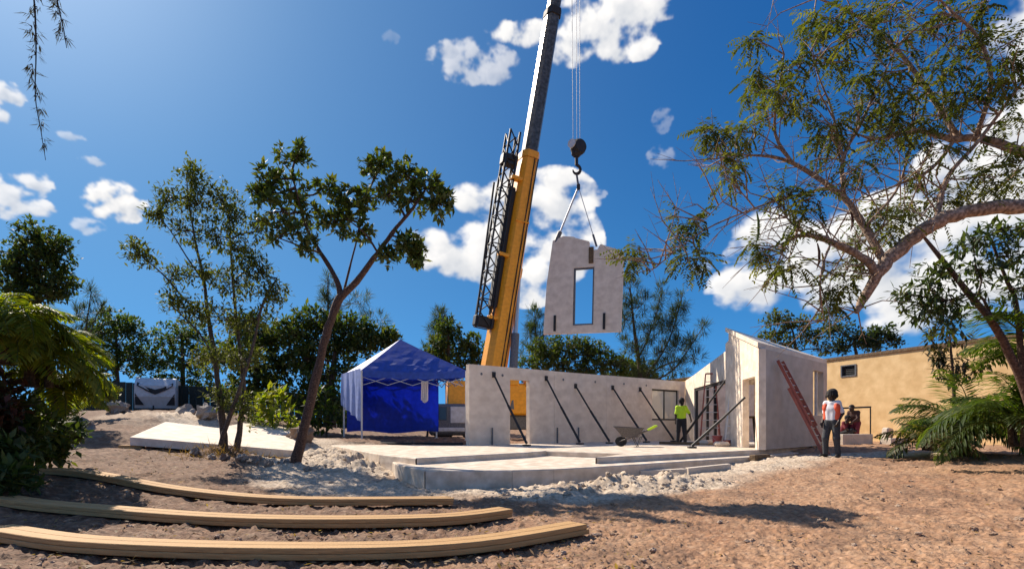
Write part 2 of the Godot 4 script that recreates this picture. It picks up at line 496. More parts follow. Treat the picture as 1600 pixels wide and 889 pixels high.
	M.hivis = mat(Color(0.52, 0.78, 0.02), 0.75)
	M.white_cloth = mat(Color(0.74, 0.73, 0.76), 0.85)
	M.vest = mat(Color(0.85, 0.12, 0.05), 0.75)
	M.denim = surf(Color(0.07, 0.078, 0.09), grain, null, 2.0, 0.9)
	M.black_cloth = mat(Color(0.02, 0.02, 0.024), 0.9)
	M.maroon = mat(Color(0.16, 0.018, 0.03), 0.85)
	M.brown_cloth = mat(Color(0.06, 0.028, 0.024), 0.9)
	M.shoe = mat(Color(0.02, 0.018, 0.016), 0.7)

# ---------------------------------------------------------------- the house
const U := Vector3(0.7853, 0, -0.6191)          # along the long wall
const N := Vector3(0.6191, 0, 0.7853)           # its outward side
const W0 := Vector3(-1.51, 0, -19.7)
const WALL_TOP := 3.37

func wall_bit(mb: MB, o: Vector3, u: Vector3, nn: Vector3, thick: float, s0: float, s1: float, y0: float, ya: float, yb: float) -> void:
	var a := o + u * s0
	var b := o + u * s1
	var k := nn * -thick
	var up := Vector3.UP
	mb.hexa([a + up * y0, b + up * y0, b + k + up * y0, a + k + up * y0, a + up * ya, b + up * yb, b + k + up * yb, a + k + up * ya])

func along(px: float) -> float:                 # where a bearing meets the long wall
	var t := (px - 800.0) / F
	return (-t * W0.z - W0.x) / (U.x + t * U.z)

func poly_slab(pts: Array, top: float, bottom: float, mb: MB) -> void:
	var p2 := PackedVector2Array()
	for p in pts: p2.append(Vector2(p[0], p[1]))
	if Geometry2D.is_polygon_clockwise(p2): p2.reverse()
	var idx := Geometry2D.triangulate_polygon(p2)
	for k in range(0, idx.size(), 3):
		var q := []
		for e in 3: q.append(Vector3(p2[idx[k + e]].x, top, p2[idx[k + e]].y))
		mb.face(q, q[0] - Vector3.UP)
	var bev := 0.02
	for k in p2.size():
		var a := p2[k]
		var b := p2[(k + 1) % p2.size()]
		var d := (b - a).normalized()
		var out := Vector2(d.y, -d.x)
		var o3 := Vector3(out.x, 0, out.y) * bev
		var a3 := Vector3(a.x, top, a.y)
		var b3 := Vector3(b.x, top, b.y)
		var inside := (a3 + b3) * 0.5 - o3 * 50.0
		var dn := Vector3.UP * bev
		mb.face([a3, b3, b3 + o3 - dn, a3 + o3 - dn], inside - Vector3.UP)
		mb.face([a3 + o3 - dn, b3 + o3 - dn, Vector3(b3.x, bottom, b3.z) + o3, Vector3(a3.x, bottom, a3.z) + o3], inside)

func make_house() -> void:
	var mb := MB.new()
	poly_slab([[-1.62, -10.45], [0.0, -10.52], [0.8, -10.8], [1.75, -11.4], [2.8, -12.2], [7.25, -15.65], [11.7, -20.1], [10.6, -21.0], [6.6, -17.6], [2.6, -16.5], [-0.4, -16.8], [-3.2, -14.4], [-2.55, -12.3]], LEDGE, -0.3, mb)
	single("footing_ledge", mb, M.screed, "lower pale concrete footing ledge along the front of the house slab", "footing", "", "structure")
	mb = MB.new()
	poly_slab([[-2.06, -12.0], [0.36, -14.6], [0.95, -15.5], [2.9, -14.0], [1.85, -12.25], [7.0, -16.02], [11.4, -20.4], [12.4, -28.6], [8.9, -28.2], [-1.75, -20.05], [-7.1, -21.2], [-3.25, -13.7]], DECK, -0.3, mb)
	single("foundation_slab", mb, M.screed, "raised bright concrete house slab with sandy top", "slab", "", "structure")

	# long wall: three precast panels with narrow joints
	var long_wall := thing("precast_wall", "long pale precast concrete wall with doorway and window, held by black braces", "wall", W0 + Vector3(0, DECK, 0))
	var L := along(1071.0)
	var j1 := along(866.0)
	var j2 := along(948.0)
	var d0 := along(797.0)
	var d1 := along(827.5)
	var w0 := along(1019.0)
	var w1 := along(1061.0)
	var g := 0.007
	var T := 0.2
	mb = MB.new()
	wall_bit(mb, W0, U, N, T, 0, d0, DECK, WALL_TOP, WALL_TOP)
	wall_bit(mb, W0, U, N, T, d0, d1, DECK + 2.42, WALL_TOP, WALL_TOP)
	wall_bit(mb, W0, U, N, T, d1, j1 - g, DECK, WALL_TOP, WALL_TOP)
	part("wall_panel", mb, M.panel, long_wall)
	mb = MB.new()
	wall_bit(mb, W0 + N * 0.004, U, N, T, j1 + g, j2 - g, DECK, WALL_TOP - 0.01, WALL_TOP - 0.005)
	part("wall_panel", mb, M.panel, long_wall)
	mb = MB.new()
	wall_bit(mb, W0, U, N, T, j2 + g, w0, DECK, WALL_TOP, WALL_TOP)
	wall_bit(mb, W0, U, N, T, w0, w1, DECK, DECK + 0.95, DECK + 0.95)
	wall_bit(mb, W0, U, N, T, w0, w1, DECK + 2.42, WALL_TOP, WALL_TOP)
	wall_bit(mb, W0, U, N, T, w1, L, DECK, WALL_TOP, WALL_TOP)
	part("wall_panel", mb, M.panel, long_wall)
	# window frame and two panes
	var wy0 := DECK + 0.95
	var wy1 := DECK + 2.42
	var fm := MB.new()
	var wi := W0 - N * 0.08
	for q in [[w0, w0 + 0.07, wy0, wy1], [w1 - 0.07, w1, wy0, wy1], [w0 + 0.07, w1 - 0.07, wy0, wy0 + 0.07], [w0 + 0.07, w1 - 0.07, wy1 - 0.07, wy1], [(w0 + w1) * 0.5 - 0.035, (w0 + w1) * 0.5 + 0.035, wy0 + 0.07, wy1 - 0.07]]:
		wall_bit(fm, wi, U, N, 0.06, q[0] + 0.002, q[1] - 0.002, q[2], q[3], q[3])
	var wf := part("window_frame", fm, M.dark, long_wall)
	for q in [[w0 + 0.07, (w0 + w1) * 0.5 - 0.035], [(w0 + w1) * 0.5 + 0.035, w1 - 0.07]]:
		var pm := MB.new()
		wall_bit(pm, wi - N * 0.025, U, N, 0.008, q[0], q[1], wy0 + 0.07, wy1 - 0.07, wy1 - 0.07)
		part("pane", pm, M.pane, wf)
	# cast-in sleeves and rebar stubs at the foot of the wall
	for px in [768.0, 870.0, 903.0, 972.0]:
		var sm := MB.new()
		var b := W0 + U * along(px) + N * 0.05
		sm.tube([b + Vector3(0, DECK, 0), b + Vector3(0, DECK + 0.62, 0)], [0.03], 8)
		part("conduit_stub", sm, M.grey_paint, long_wall)

	for px in [752.0, 785.0, 880.0, 930.0, 975.0, 1010.0]:
		var im := MB.new()
		im.lathe([[0.0, 0.0], [0.045, 0.0], [0.05, 0.008], [0.0, 0.008]], W0 + U * along(px) + N * 0.004 + Vector3(0, DECK + 2.55, 0), N, 14)
		part("lifting_insert", im, M.grey_paint, long_wall)
	# braces from the wall down to the slab
	var br := [[771, 2.55, "black steel brace in front of the doorway of the long wall"], [853, 2.55, "black steel brace just after the doorway, second along the long wall"], [899, 2.32, "black steel brace, third along the wall, ending behind the wheelbarrow"], [957, 2.35, "black steel brace, fourth along the wall, nearest before the window"], [1000, 2.35, "black steel brace crossing the window of the long wall"]]
	for b in br:
		var s := along(b[0])
		var head: Vector3 = W0 + U * s + N * 0.03 + Vector3(0, DECK + b[1], 0)
		var foot := W0 + U * (s + 0.12) + N * 1.75 + Vector3(0, DECK + 0.03, 0)
		var t := thing("wall_brace", b[2], "brace", foot, "push-pull braces on the long wall")
		var mid := foot.lerp(head, 0.55)
		var tm := MB.new()
		tm.tube([foot + Vector3(0, 0.06, 0), mid], [0.045], 10)
		part("outer_tube", tm, M.black_steel, t)
		tm = MB.new()
		tm.tube([mid - (head - foot) * 0.02, head], [0.034], 10)
		part("inner_tube", tm, M.black_steel, t)
		tm = MB.new()
		tm.bevel(Transform3D(Basis(U, Vector3.UP, N), foot), Vector3(0.2, 0.05, 0.24), 0.008)
		part("foot_plate", tm, M.black_steel, t)
		tm = MB.new()
		tm.bevel(Transform3D(Basis(U, Vector3.UP, N), head), Vector3(0.14, 0.2, 0.05), 0.008)
		part("head_plate", tm, M.black_steel, t)

	# side wall towards the viewer: wide framed opening, then the gable part with a door
	var side := thing("precast_side_wall", "sunlit precast side wall with wide dark-framed opening and sloping top", "wall", Vector3(8.4, DECK, -27.2))
	var o := Vector3(7.78, 0, -20.0)
	var su := Vector3(0.0918, 0, -0.9958)
	var sn := Vector3(-0.9958, 0, -0.0918)
	mb = MB.new()
	wall_bit(mb, o, su, sn, T, 0.0, 0.3, DECK, 3.95, 3.93)
	wall_bit(mb, o, su, sn, T, 0.3, 5.35, DECK + 2.38, 3.93, 3.5)
	wall_bit(mb, o, su, sn, T, 5.35, 7.15, DECK, 3.5, 3.38)
	part("wall_panel", mb, M.panel, side)
	fm = MB.new()
	for q in [[0.3, 0.4, DECK, DECK + 2.38], [5.2, 5.34, DECK, DECK + 2.38], [0.4, 5.2, DECK + 2.27, DECK + 2.37], [2.1, 2.22, DECK, DECK + 2.27], [3.3, 3.4, DECK, DECK + 2.27]]:
		wall_bit(fm, o - sn * 0.04, su, sn, 0.1, q[0], q[1], q[2] + 0.002, q[3], q[3])
	part("opening_frame", fm, M.black_steel, side)
	var gable := thing("precast_gable_wall", "tall sunlit precast gable wall with narrow doorway at the house corner", "wall", Vector3(7.12, DECK, -16.1))
	o = Vector3(7.12, 0, -16.1)
	su = Vector3(0.1221, 0, -0.9925)
	sn = Vector3(-0.9925, 0, -0.1221)
	var gl := 3.3
	mb = MB.new()
	var ht := func(s: float) -> float: return 3.42 + (4.42 - 3.42) * s / gl
	wall_bit(mb, o, su, sn, T, 0.0, 0.32, DECK, 3.42, ht.call(0.32))
	wall_bit(mb, o, su, sn, T, 0.32, 1.62, DECK + 2.15, ht.call(0.32), ht.call(1.62))
	wall_bit(mb, o, su, sn, T, 1.62, gl, DECK, ht.call(1.62), ht.call(gl))
	wall_bit(mb, o, su, sn, T, gl, gl + 0.42, DECK, 4.15, 4.1)
	part("wall_panel", mb, M.panel, gable)
	# work bench seen through the doorway
	var bench := thing("work_trestle", "small dark trestle standing inside the gable doorway", "trestle", Vector3(7.95, DECK, -18.7))
	var bm := MB.new()
	bm.bevel(Transform3D(Basis.IDENTITY, Vector3(7.95, DECK + 0.98, -18.7)), Vector3(0.7, 0.07, 0.35), 0.01)
	part("top", bm, M.coping, bench)
	for zz in [-18.57, -18.83]:
		for xx in [7.66, 8.24]:
			bm = MB.new()
			bm.bar(Vector3(xx, DECK, zz), Vector3(lerpf(xx, 7.95, 0.3), DECK + 0.95, zz), 0.06, 0.06)
			part("leg", bm, M.black_steel, bench)
	# shaded front wall of the corner room, with a window
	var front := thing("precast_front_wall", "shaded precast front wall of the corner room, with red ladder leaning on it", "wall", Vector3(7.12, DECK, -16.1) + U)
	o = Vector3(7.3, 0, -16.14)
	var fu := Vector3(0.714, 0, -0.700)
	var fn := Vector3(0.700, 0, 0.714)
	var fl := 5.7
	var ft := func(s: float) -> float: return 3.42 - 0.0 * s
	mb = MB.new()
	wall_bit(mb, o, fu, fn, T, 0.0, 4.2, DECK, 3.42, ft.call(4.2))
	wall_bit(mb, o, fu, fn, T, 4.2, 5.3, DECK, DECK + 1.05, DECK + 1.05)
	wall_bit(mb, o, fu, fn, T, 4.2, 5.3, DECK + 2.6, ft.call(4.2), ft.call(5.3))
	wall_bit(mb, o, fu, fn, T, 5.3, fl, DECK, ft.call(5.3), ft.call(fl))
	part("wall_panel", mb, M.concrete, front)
	fm = MB.new()
	wall_bit(fm, o - fn * 0.06, fu, fn, 0.08, 4.78, 4.86, DECK + 1.052, DECK + 2.598, DECK + 2.598)
	part("mullion", fm, M.white_paint, front)
	# sloping roof panel over the corner room
	mb = MB.new()
	var ra := Vector3(7.05, 3.44, -16.0)
	var rb := Vector3(7.42, 4.46, -19.4)
	var rc := Vector3(11.35, 3.42, -20.12)
	var up := Vector3(0, 0.15, 0)
	mb.face([ra + up, rb + up, rc + up], (ra + rb + rc) / 3.0)
	mb.face([ra, rb, rc], (ra + rb + rc) / 3.0 + up)
	for e in [[ra, rb], [rb, rc], [rc, ra]]:
		mb.face([e[0], e[1], e[1] + up, e[0] + up], (ra + rb + rc) / 3.0 + up * 0.5)
	single("roof_panel", mb, M.panel, "sunlit sloping concrete roof panel topping the corner room", "roof panel")
	# inner partition seen through the wide opening
	mb = MB.new()
	wall_bit(mb, Vector3(8.7, 0, -27.4), Vector3(1, 0, 0), Vector3(0, 0, 1), 0.15, 0.0, 3.2, DECK, 3.2, 3.2)
	single("partition_wall", mb, M.panel, "grey inner partition seen through the wide side opening", "wall")
	# diagonal braces on the side walls
	for b in [[Vector3(7.85, 3.0, -20.2), Vector3(6.6, DECK + 0.03, -21.9), "dark diagonal brace standing before the wide side opening"], [Vector3(7.0, 2.05, -16.75), Vector3(5.55, DECK + 0.03, -17.2), "dark diagonal brace propping the gable wall beside the narrow doorway"]]:
		var t := thing("wall_brace", b[2], "brace", b[1])
		var tm := MB.new()
		tm.tube([b[1] + Vector3(0, 0.04, 0), b[0].lerp(b[1], 0.45)], [0.045], 10)
		part("outer_tube", tm, M.black_steel, t)
		tm = MB.new()
		tm.tube([b[0].lerp(b[1], 0.46), b[0]], [0.034], 10)
		part("inner_tube", tm, M.black_steel, t)
		tm = MB.new()
		tm.bevel(Transform3D(Basis.IDENTITY, b[1]), Vector3(0.24, 0.05, 0.2), 0.008)
		part("foot_plate", tm, M.black_steel, t)

	# yellow building on the boundary
	var yb := thing("yellow_building", "long yellow rendered boundary building with small grille and brown coping", "building", Vector3(15.5, 0.4, -26))
	var ya := Vector3(8.9, 0, -45.4)
	var yu := Vector3(0.3196, 0, 0.9475)
	var yn := Vector3(-0.9475, 0, 0.3196)
	mb = MB.new()
	var v0 := 20.35
	var v1 := 21.15
	wall_bit(mb, ya, yu, yn, 0.3, 0.0, v0, -0.3, 4.3, 4.3)
	wall_bit(mb, ya, yu, yn, 0.3, v0, v1, -0.3, 3.45, 3.45)
	wall_bit(mb, ya, yu, yn, 0.3, v0, v1, 4.0, 4.3, 4.3)
	wall_bit(mb, ya, yu, yn, 0.3, v1, 38.0, -0.3, 4.3, 4.3)
	part("wall", mb, M.yellow_wall, yb)
	mb = MB.new()
	wall_bit(mb, ya + yn * 0.06, yu, yn, 0.45, -0.1, 38.1, 4.302, 4.42, 4.42)
	part("coping", mb, M.coping, yb)
	mb = MB.new()
	for q in [[v0, v0 + 0.06, 3.45, 4.0], [v1 - 0.06, v1, 3.45, 4.0], [v0 + 0.06, v1 - 0.06, 3.45, 3.5], [v0 + 0.06, v1 - 0.06, 3.95, 4.0]]:
		wall_bit(mb, ya + yn * 0.03, yu, yn, 0.12, q[0] - 0.001, q[1] + 0.001, q[2], q[3], q[3])
	var vent := part("vent_frame", mb, M.grey_paint, yb)
	for k in 5:
		mb = MB.new()
		wall_bit(mb, ya - yn * 0.05, yu, yn, 0.05, v0 + 0.06, v1 - 0.06, 3.51 + k * 0.09, 3.56 + k * 0.09, 3.56 + k * 0.09)
		part("slat", mb, M.dark, vent)
	mb = MB.new()
	wall_bit(mb, ya - yn * 0.28, yu, yn, 0.1, v0 - 0.1, v1 + 0.1, 3.3, 4.1, 4.1)
	part("vent_backing", mb, M.dark, yb)
	# low block kerb with the seated pair
	mb = MB.new()
	mb.bevel(Transform3D(Basis(Vector3.UP, 0.42), Vector3(13.0, 0.6, -21.2)), Vector3(1.7, 0.55, 0.35), 0.02)
	single("block_kerb", mb, M.concrete, "low grey concrete block kerb before the resting workers", "kerb")
	mb = MB.new()
	mb.bevel(Transform3D(Basis(Vector3.UP, 0.3), Vector3(14.4, 0.56, -21.0)), Vector3(0.9, 0.34, 0.5), 0.03)
	single("stone_block", mb, M.concrete, "pale flat concrete block at the end of the low kerb", "block")
	mb = MB.new()
	mb.bevel(Transform3D(Basis(Vector3.UP, 0.3) * Basis(Vector3.FORWARD, 0.2), Vector3(15.6, 0.8, -23.2)), Vector3(0.36, 0.6, 0.3), 0.05)
	single("stone_block", mb, M.concrete, "upright pale stone leaning against the yellow wall", "block")
	mb = MB.new()
	mb.tube([spot(1310, 638, 22.6), spot(1362, 636, 22.2)], [0.035], 8)
	var pipe := thing("pipe_rail", "thin dark horizontal pipe behind the resting workers", "pipe", spot(1336, 690, 22.4))
	part("pipe", mb, M.black_steel, pipe)
	for px in [1311.0, 1361.0]:
		mb = MB.new()
		var tp := spot(px, 637.5, 22.4)
		mb.tube([Vector3(tp.x, 0.2, tp.z), tp], [0.025], 8)
		part("post", mb, M.black_steel, pipe)

# ---------------------------------------------------------------- crane, hook, hanging panel
func make_crane() -> void:
	var b0 := spot(768, 604, 27.2)
	var tip := spot(899, -190, 26.0)
	var ax := (tip - b0).normalized()
	var sx := Vector3(0.93, 0, -0.36)
	sx = (sx - ax * sx.dot(ax)).normalized()
	var sz := sx.cross(ax).normalized()
	var crane := thing("mobile_crane", "orange mobile crane behind the long wall, boom raised high with black lattice jib", "crane", Vector3(-1.0, 0.6, -27.5))
	var len_ := b0.distance_to(tip)
	var boom := func(f0: float, f1: float, w0: float, w1: float, d0: float, d1: float) -> MB:
		var m := MB.new()
		var ring0 := []
		var ring1 := []
		for q in [[-0.5, -0.42], [-0.42, -0.5], [0.42, -0.5], [0.5, -0.42], [0.5, 0.2], [0.3, 0.5], [-0.3, 0.5], [-0.5, 0.2]]:
			ring0.append(b0 + ax * len_ * f0 + sx * q[0] * w0 + sz * q[1] * d0)
			ring1.append(b0 + ax * len_ * f1 + sx * q[0] * w1 + sz * q[1] * d1)
		var mid := b0 + ax * len_ * (f0 + f1) * 0.5
		for k in 8:
			m.face([ring0[k], ring0[(k + 1) % 8], ring1[(k + 1) % 8], ring1[k]], mid)
		m.face(ring0, mid); m.face(ring1, mid)
		return m
	var fy := 0.455
	var bs := part("base_boom", boom.call(-0.03, fy, 1.18, 0.8, 1.15, 0.95), M.crane, crane)
	part("boom_collar", boom.call(fy + 0.001, fy + 0.014, 0.86, 0.86, 1.0, 1.0), M.crane, bs)
	part("boom_section", boom.call(fy + 0.015, 0.74, 0.66, 0.62, 0.76, 0.7), M.boom_grey, crane)
	part("boom_section", boom.call(0.741, 0.99, 0.54, 0.5, 0.6, 0.55), M.boom_grey, crane)
	# brackets on the boom side
	for f in [0.135, 0.26, 0.41]:
		var bm := MB.new()
		bm.bevel(Transform3D(Basis(sx, ax, -sz), b0 + ax * len_ * f - sx * 0.55 + sz * 0.25), Vector3(0.55, 0.16, 0.4), 0.02)
		part("jib_bracket", bm, M.crane, bs)
	var lug := MB.new()
	lug.bevel(Transform3D(Basis(sx, ax, -sz), b0 + ax * len_ * 0.235 + sx * 0.42 - sz * 0.1), Vector3(0.3, 0.5, 0.5), 0.04)
	part("cylinder_lug", lug, M.crane, bs)
	for f in [0.08, 0.2, 0.33]:
		var rm := MB.new()
		rm.bevel(Transform3D(Basis(sx, ax, -sz), b0 + ax * len_ * f + sz * 0.5), Vector3(0.7, 0.07, 0.12), 0.01)
		part("stiffener", rm, M.crane, bs)
	# lift cylinder
	var cl := MB.new()
	var c0 := spot(798, 640, 26.4)
	var c1 := b0 + ax * len_ * 0.235 + sx * 0.45
	cl.tube([c0, c0.lerp(c1, 0.55)], [0.2], 14)
	var cyl := part("lift_cylinder", cl, M.grey_paint, crane)
	cl = MB.new()
	cl.tube([c0.lerp(c1, 0.55), c1], [0.11], 12)
	part("piston_rod", cl, M.steel, cyl)
	for k in 2:
		var hm2 := MB.new()
		var hp2 := []
		for s in 20: hp2.append(b0 + ax * len_ * lerpf(0.02, fy, s / 19.0) + sx * (0.12 + 0.16 * k) + sz * (lerpf(0.57, 0.5, s / 19.0) + 0.02 * sin(s * 1.7 + k)))
		hm2.tube(hp2, [0.03], 6)
		part("hose", hm2, M.rubber, bs)
	part("boom_collar", boom.call(0.735, 0.748, 0.7, 0.7, 0.8, 0.8), M.dark, crane)
	# stowed lattice jib
	var jm := MB.new()
	var ja := spot(754, 512, 26.6)
	var jb := spot(802, 208, 26.3)
	var jax := (jb - ja).normalized()
	var jl := ja.distance_to(jb)
	var jx := (sx - jax * sx.dot(jax)).normalized()
	var jz := jx.cross(jax).normalized()
	var chord := func(k: int, f: float) -> Vector3:
		var w := lerpf(0.34, 0.24, f)
		return ja + jax * jl * f + jx * [-w, w, w, -w][k] + jz * [-0.3, -0.3, 0.3, 0.3][k]
	for k in 4:
		jm.tube([chord.call(k, 0.0), chord.call(k, 1.0)], [0.055], 6)
	for s in 14:
		for k in 4:
			var f0 := s / 14.0
			var f1 := (s + 1) / 14.0
			jm.tube([chord.call(k, f0), chord.call((k + 1) % 4, f1)], [0.032], 5)
			if s % 2 == 0: jm.tube([chord.call(k, f0), chord.call((k + 1) % 4, f0)], [0.03], 5)
	jm.tube([spot(744, 498, 26.4), spot(772, 285, 26.3)], [0.05], 6)
	jm.bevel(Transform3D(Basis(jx, jax, -jz), ja + jax * jl * 0.03), Vector3(0.95, 0.5, 0.5), 0.04)
	jm.bevel(Transform3D(Basis(jx, jax, -jz), ja + jax * jl * 0.86), Vector3(0.75, 0.5, 0.5), 0.04)
	part("lattice_jib", jm, M.black_steel, crane)
	jm = MB.new()
	jm.bevel(Transform3D(Basis(jx, jax, -jz), ja.lerp(jb, 0.42) + jx * 0.32), Vector3(0.35, jl * 0.62, 0.5), 0.05)
	part("inner_jib", jm, M.dark, crane)
	# boom head and ropes
	var hm := MB.new()
	hm.bevel(Transform3D(Basis(sx, ax, -sz), b0 + ax * len_ * 1.0), Vector3(0.6, 0.9, 0.9), 0.08)
	part("boom_head", hm, M.dark, crane)
	# superstructure and carrier
	var sb := MB.new()
	sb.bevel(Transform3D(Basis(Vector3.UP, 0.35), Vector3(0.2, 2.45, -27.6)), Vector3(3.4, 1.5, 2.4), 0.08)
	part("superstructure", sb, M.crane, crane)
	sb = MB.new()
	sb.bevel(Transform3D(Basis(Vector3.UP, 0.35), Vector3(0.05, 3.35, -26.4)), Vector3(0.5, 0.55, 0.4), 0.05)
	sb.bevel(Transform3D(Basis(Vector3.UP, 0.35), Vector3(0.75, 3.35, -26.6)), Vector3(0.35, 0.6, 0.4), 0.05)
	part("winch_housing", sb, M.crane, crane)
	sb = MB.new()
	sb.bevel(Transform3D(Basis(Vector3.UP, 0.2), spot(716, 615, 26.8)), Vector3(1.1, 1.15, 1.2), 0.05)
	part("counterweight", sb, M.crane, crane)
	sb = MB.new()
	sb.bevel(Transform3D(Basis(Vector3.UP, 0.25), Vector3(0.4, 1.35, -27.9)), Vector3(9.0, 0.7, 2.3), 0.06)
	part("carrier_frame", sb, M.grey_paint, crane)
	var cb := MB.new()
	var ct := Transform3D(Basis(Vector3.UP, 0.12), spot(700, 656, 26.2))
	cb.bevel(ct, Vector3(1.75, 1.45, 1.5), 0.12)
	var cab := part("carrier_cab", cb, M.grey_paint, crane)
	cb = MB.new()
	cb.bevel(ct * Transform3D(Basis.IDENTITY, Vector3(-0.42, 0.28, 0.74)), Vector3(0.72, 0.6, 0.06), 0.02)
	part("windscreen", cb, M.glass, cab)
	cb = MB.new()
	cb.bevel(ct * Transform3D(Basis.IDENTITY, Vector3(0.45, 0.22, 0.74)), Vector3(0.7, 0.75, 0.07), 0.02)
	cb.bevel(ct * Transform3D(Basis.IDENTITY, Vector3(0.1, -0.45, 0.76)), Vector3(1.3, 0.18, 0.1), 0.02)
	part("side_panel", cb, M.white_paint, cab)
	cb = MB.new()
	cb.tube([ct * Vector3(-0.95, -0.8, 0.8), ct * Vector3(-0.85, 0.2, 0.8), ct * Vector3(-0.6, 0.75, 0.7)], [0.05], 8)
	part("grab_rail", cb, M.black_steel, cab)
	for q in [[-3.2, -26.0], [-1.9, -26.3], [1.6, -27.2], [3.0, -27.6]]:
		var wm := MB.new()
		wm.lathe([[0.0, -0.16], [0.28, -0.16], [0.3, -0.12], [0.5, -0.17], [0.56, -0.1], [0.56, 0.1], [0.5, 0.17], [0.3, 0.12], [0.28, 0.16], [0.0, 0.16]], Vector3(q[0], 1.08, q[1]), Vector3(0.2, 0, 0.98).normalized(), 24)
		part("wheel", wm, M.rubber, crane)

	# hook block
	var hk := spot(901, 232, 26.0)
	var block := thing("hook_block", "black crane hook block with white disc hanging on twin ropes", "hook block", hk + Vector3(0, -1.2, 0))
	var rm2 := MB.new()
	rm2.bevel(Transform3D(Basis.IDENTITY, hk), Vector3(0.46, 0.78, 0.42), 0.12)
	rm2.lathe([[0.0, -0.26], [0.3, -0.24], [0.36, -0.1], [0.36, 0.1], [0.3, 0.24], [0.0, 0.26]], hk + Vector3(0.08, 0.05, 0), Vector3(0.5, 0, 0.86).normalized(), 20)
	part("housing", rm2, M.dark, block)
	rm2 = MB.new()
	rm2.lathe([[0.0, 0.0], [0.2, 0.0], [0.2, 0.05], [0.0, 0.05]], hk + Vector3(-0.24, 0.12, 0.22), Vector3(-0.6, 0, 0.8), 18)
	part("disc", rm2, M.white_paint, block)
	rm2 = MB.new()
	var hp := []
	for k in 13:
		var a := deg_to_rad(90.0 - 270.0 * k / 12.0)
		hp.append(hk + Vector3(cos(a) * 0.17, -0.98 + sin(a) * 0.2, 0))
	rm2.tube([hk + Vector3(0, -0.35, 0), hk + Vector3(0, -0.78, 0)], [0.08], 10)
	rm2.tube(hp, [0.07, 0.07, 0.07, 0.07, 0.08, 0.08, 0.08, 0.08, 0.07, 0.06, 0.05, 0.04, 0.02], 8)
	part("hook", rm2, M.black_steel, block)
	for dx in [-0.16, 0.02, 0.16]:
		rm2 = MB.new()
		rm2.tube([hk + Vector3(dx, 0.35, 0), Vector3(tip.x + dx * 1.2, tip.y - 0.2, tip.z)], [0.014], 6)
		part("rope", rm2, M.cable, block)

	# hanging gable panel: tall stepped outline, window opening
	var pd := 26.0
	var pb := spot(910, 520, pd)
	var panel := thing("hanging_wall_panel", "pale concrete gable panel with tall window hanging from the crane hook", "wall panel", pb)
	var turn := Basis(Vector3.UP, deg_to_rad(-20.0)) * Basis(Vector3.FORWARD, deg_to_rad(1.2))
	var px := turn.x
	var py := turn.y
	var pn := turn.z
	var k := pd / F / cos(deg_to_rad(20.0))
	var kv := pd / F
	var q := func(x: float, y: float) -> Vector3: return pb + px * (x - 910.0) * k + py * (520.0 - y) * kv
	var outline := [[850, 520], [966, 520], [968, 398], [934, 384], [930, 392], [918, 392], [917, 378], [878, 366], [862, 372], [854, 440]]
	var th := pn * -0.2
	var solid := func(pts: Array, m: MB) -> void:
		var p2 := PackedVector2Array()
		for e in pts: p2.append(Vector2(e[0], e[1]))
		var idx := Geometry2D.triangulate_polygon(p2)
		for e in range(0, idx.size(), 3):
			var a3 := []
			for w in 3: a3.append(q.call(p2[idx[e + w]].x, p2[idx[e + w]].y))
			m.face(a3, a3[0] - pn)
			for w in 3: a3[w] += th
			m.face(a3, a3[0] + pn)
		var cx := Vector2.ZERO
		for e in p2: cx += e / p2.size()
		for e in p2.size():
			var a: Vector3 = q.call(p2[e].x, p2[e].y)
			var f := p2[(e + 1) % p2.size()]
			var b: Vector3 = q.call(f.x, f.y)
			var c: Vector3 = q.call(cx.x, cx.y) + th * 0.5
			m.face([a, b, b + th, a + th], c)
	var sm := MB.new()
	# four solid fields round the window (895-926, 418-508)
	solid.call([[850, 520], [895, 520], [895, 369], [878, 366], [862, 372], [854, 440]], sm)
	solid.call([[926, 520], [966, 520], [968, 398], [934, 384], [930, 392], [926, 392]], sm)
	solid.call([[895, 520], [926, 520], [926, 508], [895, 508]], sm)
	solid.call([[895, 418], [926, 418], [926, 392], [918, 392], [917, 378], [895, 370]], sm)
	part("slab", sm, M.panel, panel)
	sm = MB.new()
	for e in [[[895.3, 418.3], [897.6, 418.3], [897.6, 507.7], [895.3, 507.7]], [[923.6, 418.3], [925.7, 418.3], [925.7, 507.7], [923.6, 507.7]], [[897.6, 418.3], [923.6, 418.3], [923.6, 420.5], [897.6, 420.5]], [[897.6, 505.5], [923.6, 505.5], [923.6, 507.7], [897.6, 507.7]]]:
		var c8 := []
		for w in e: c8.append(q.call(w[0], w[1]) + th * 0.25)
		for w in 4: c8.append(c8[w] + th * 0.5)
		sm.hexa(c8)
	part("window_frame", sm, M.grey_paint, panel)
	for e in [868.0, 942.0]:
		sm = MB.new()
		sm.bar(q.call(e, 516.0) + pn * 0.03, q.call(e, 491.0) + pn * 0.03, 0.11, 0.06, px)
		part("connector", sm, M.black_steel, panel)
	sm = MB.new()
	sm.bevel(Transform3D(turn, q.call(921.0, 400.0) + pn * 0.02), Vector3(0.22, 0.75, 0.1), 0.02)
	part("splice_plate", sm, M.coping, panel)
	# slings
	var sl := thing("lifting_sling", "chain sling running from the hook to the hanging panel", "sling", hk + Vector3(0, -1.1, 0))
	var top := spot(904, 292, 26.0)
	sm = MB.new()
	sm.tube([hk + Vector3(0.0, -1.16, 0), top], [0.05], 8)
	part("drop_chain", sm, M.grey_paint, sl)
	sm = MB.new()
	sm.bevel(Transform3D(Basis.IDENTITY, top), Vector3(0.16, 0.3, 0.12), 0.04)
	part("master_link", sm, M.black_steel, sl)
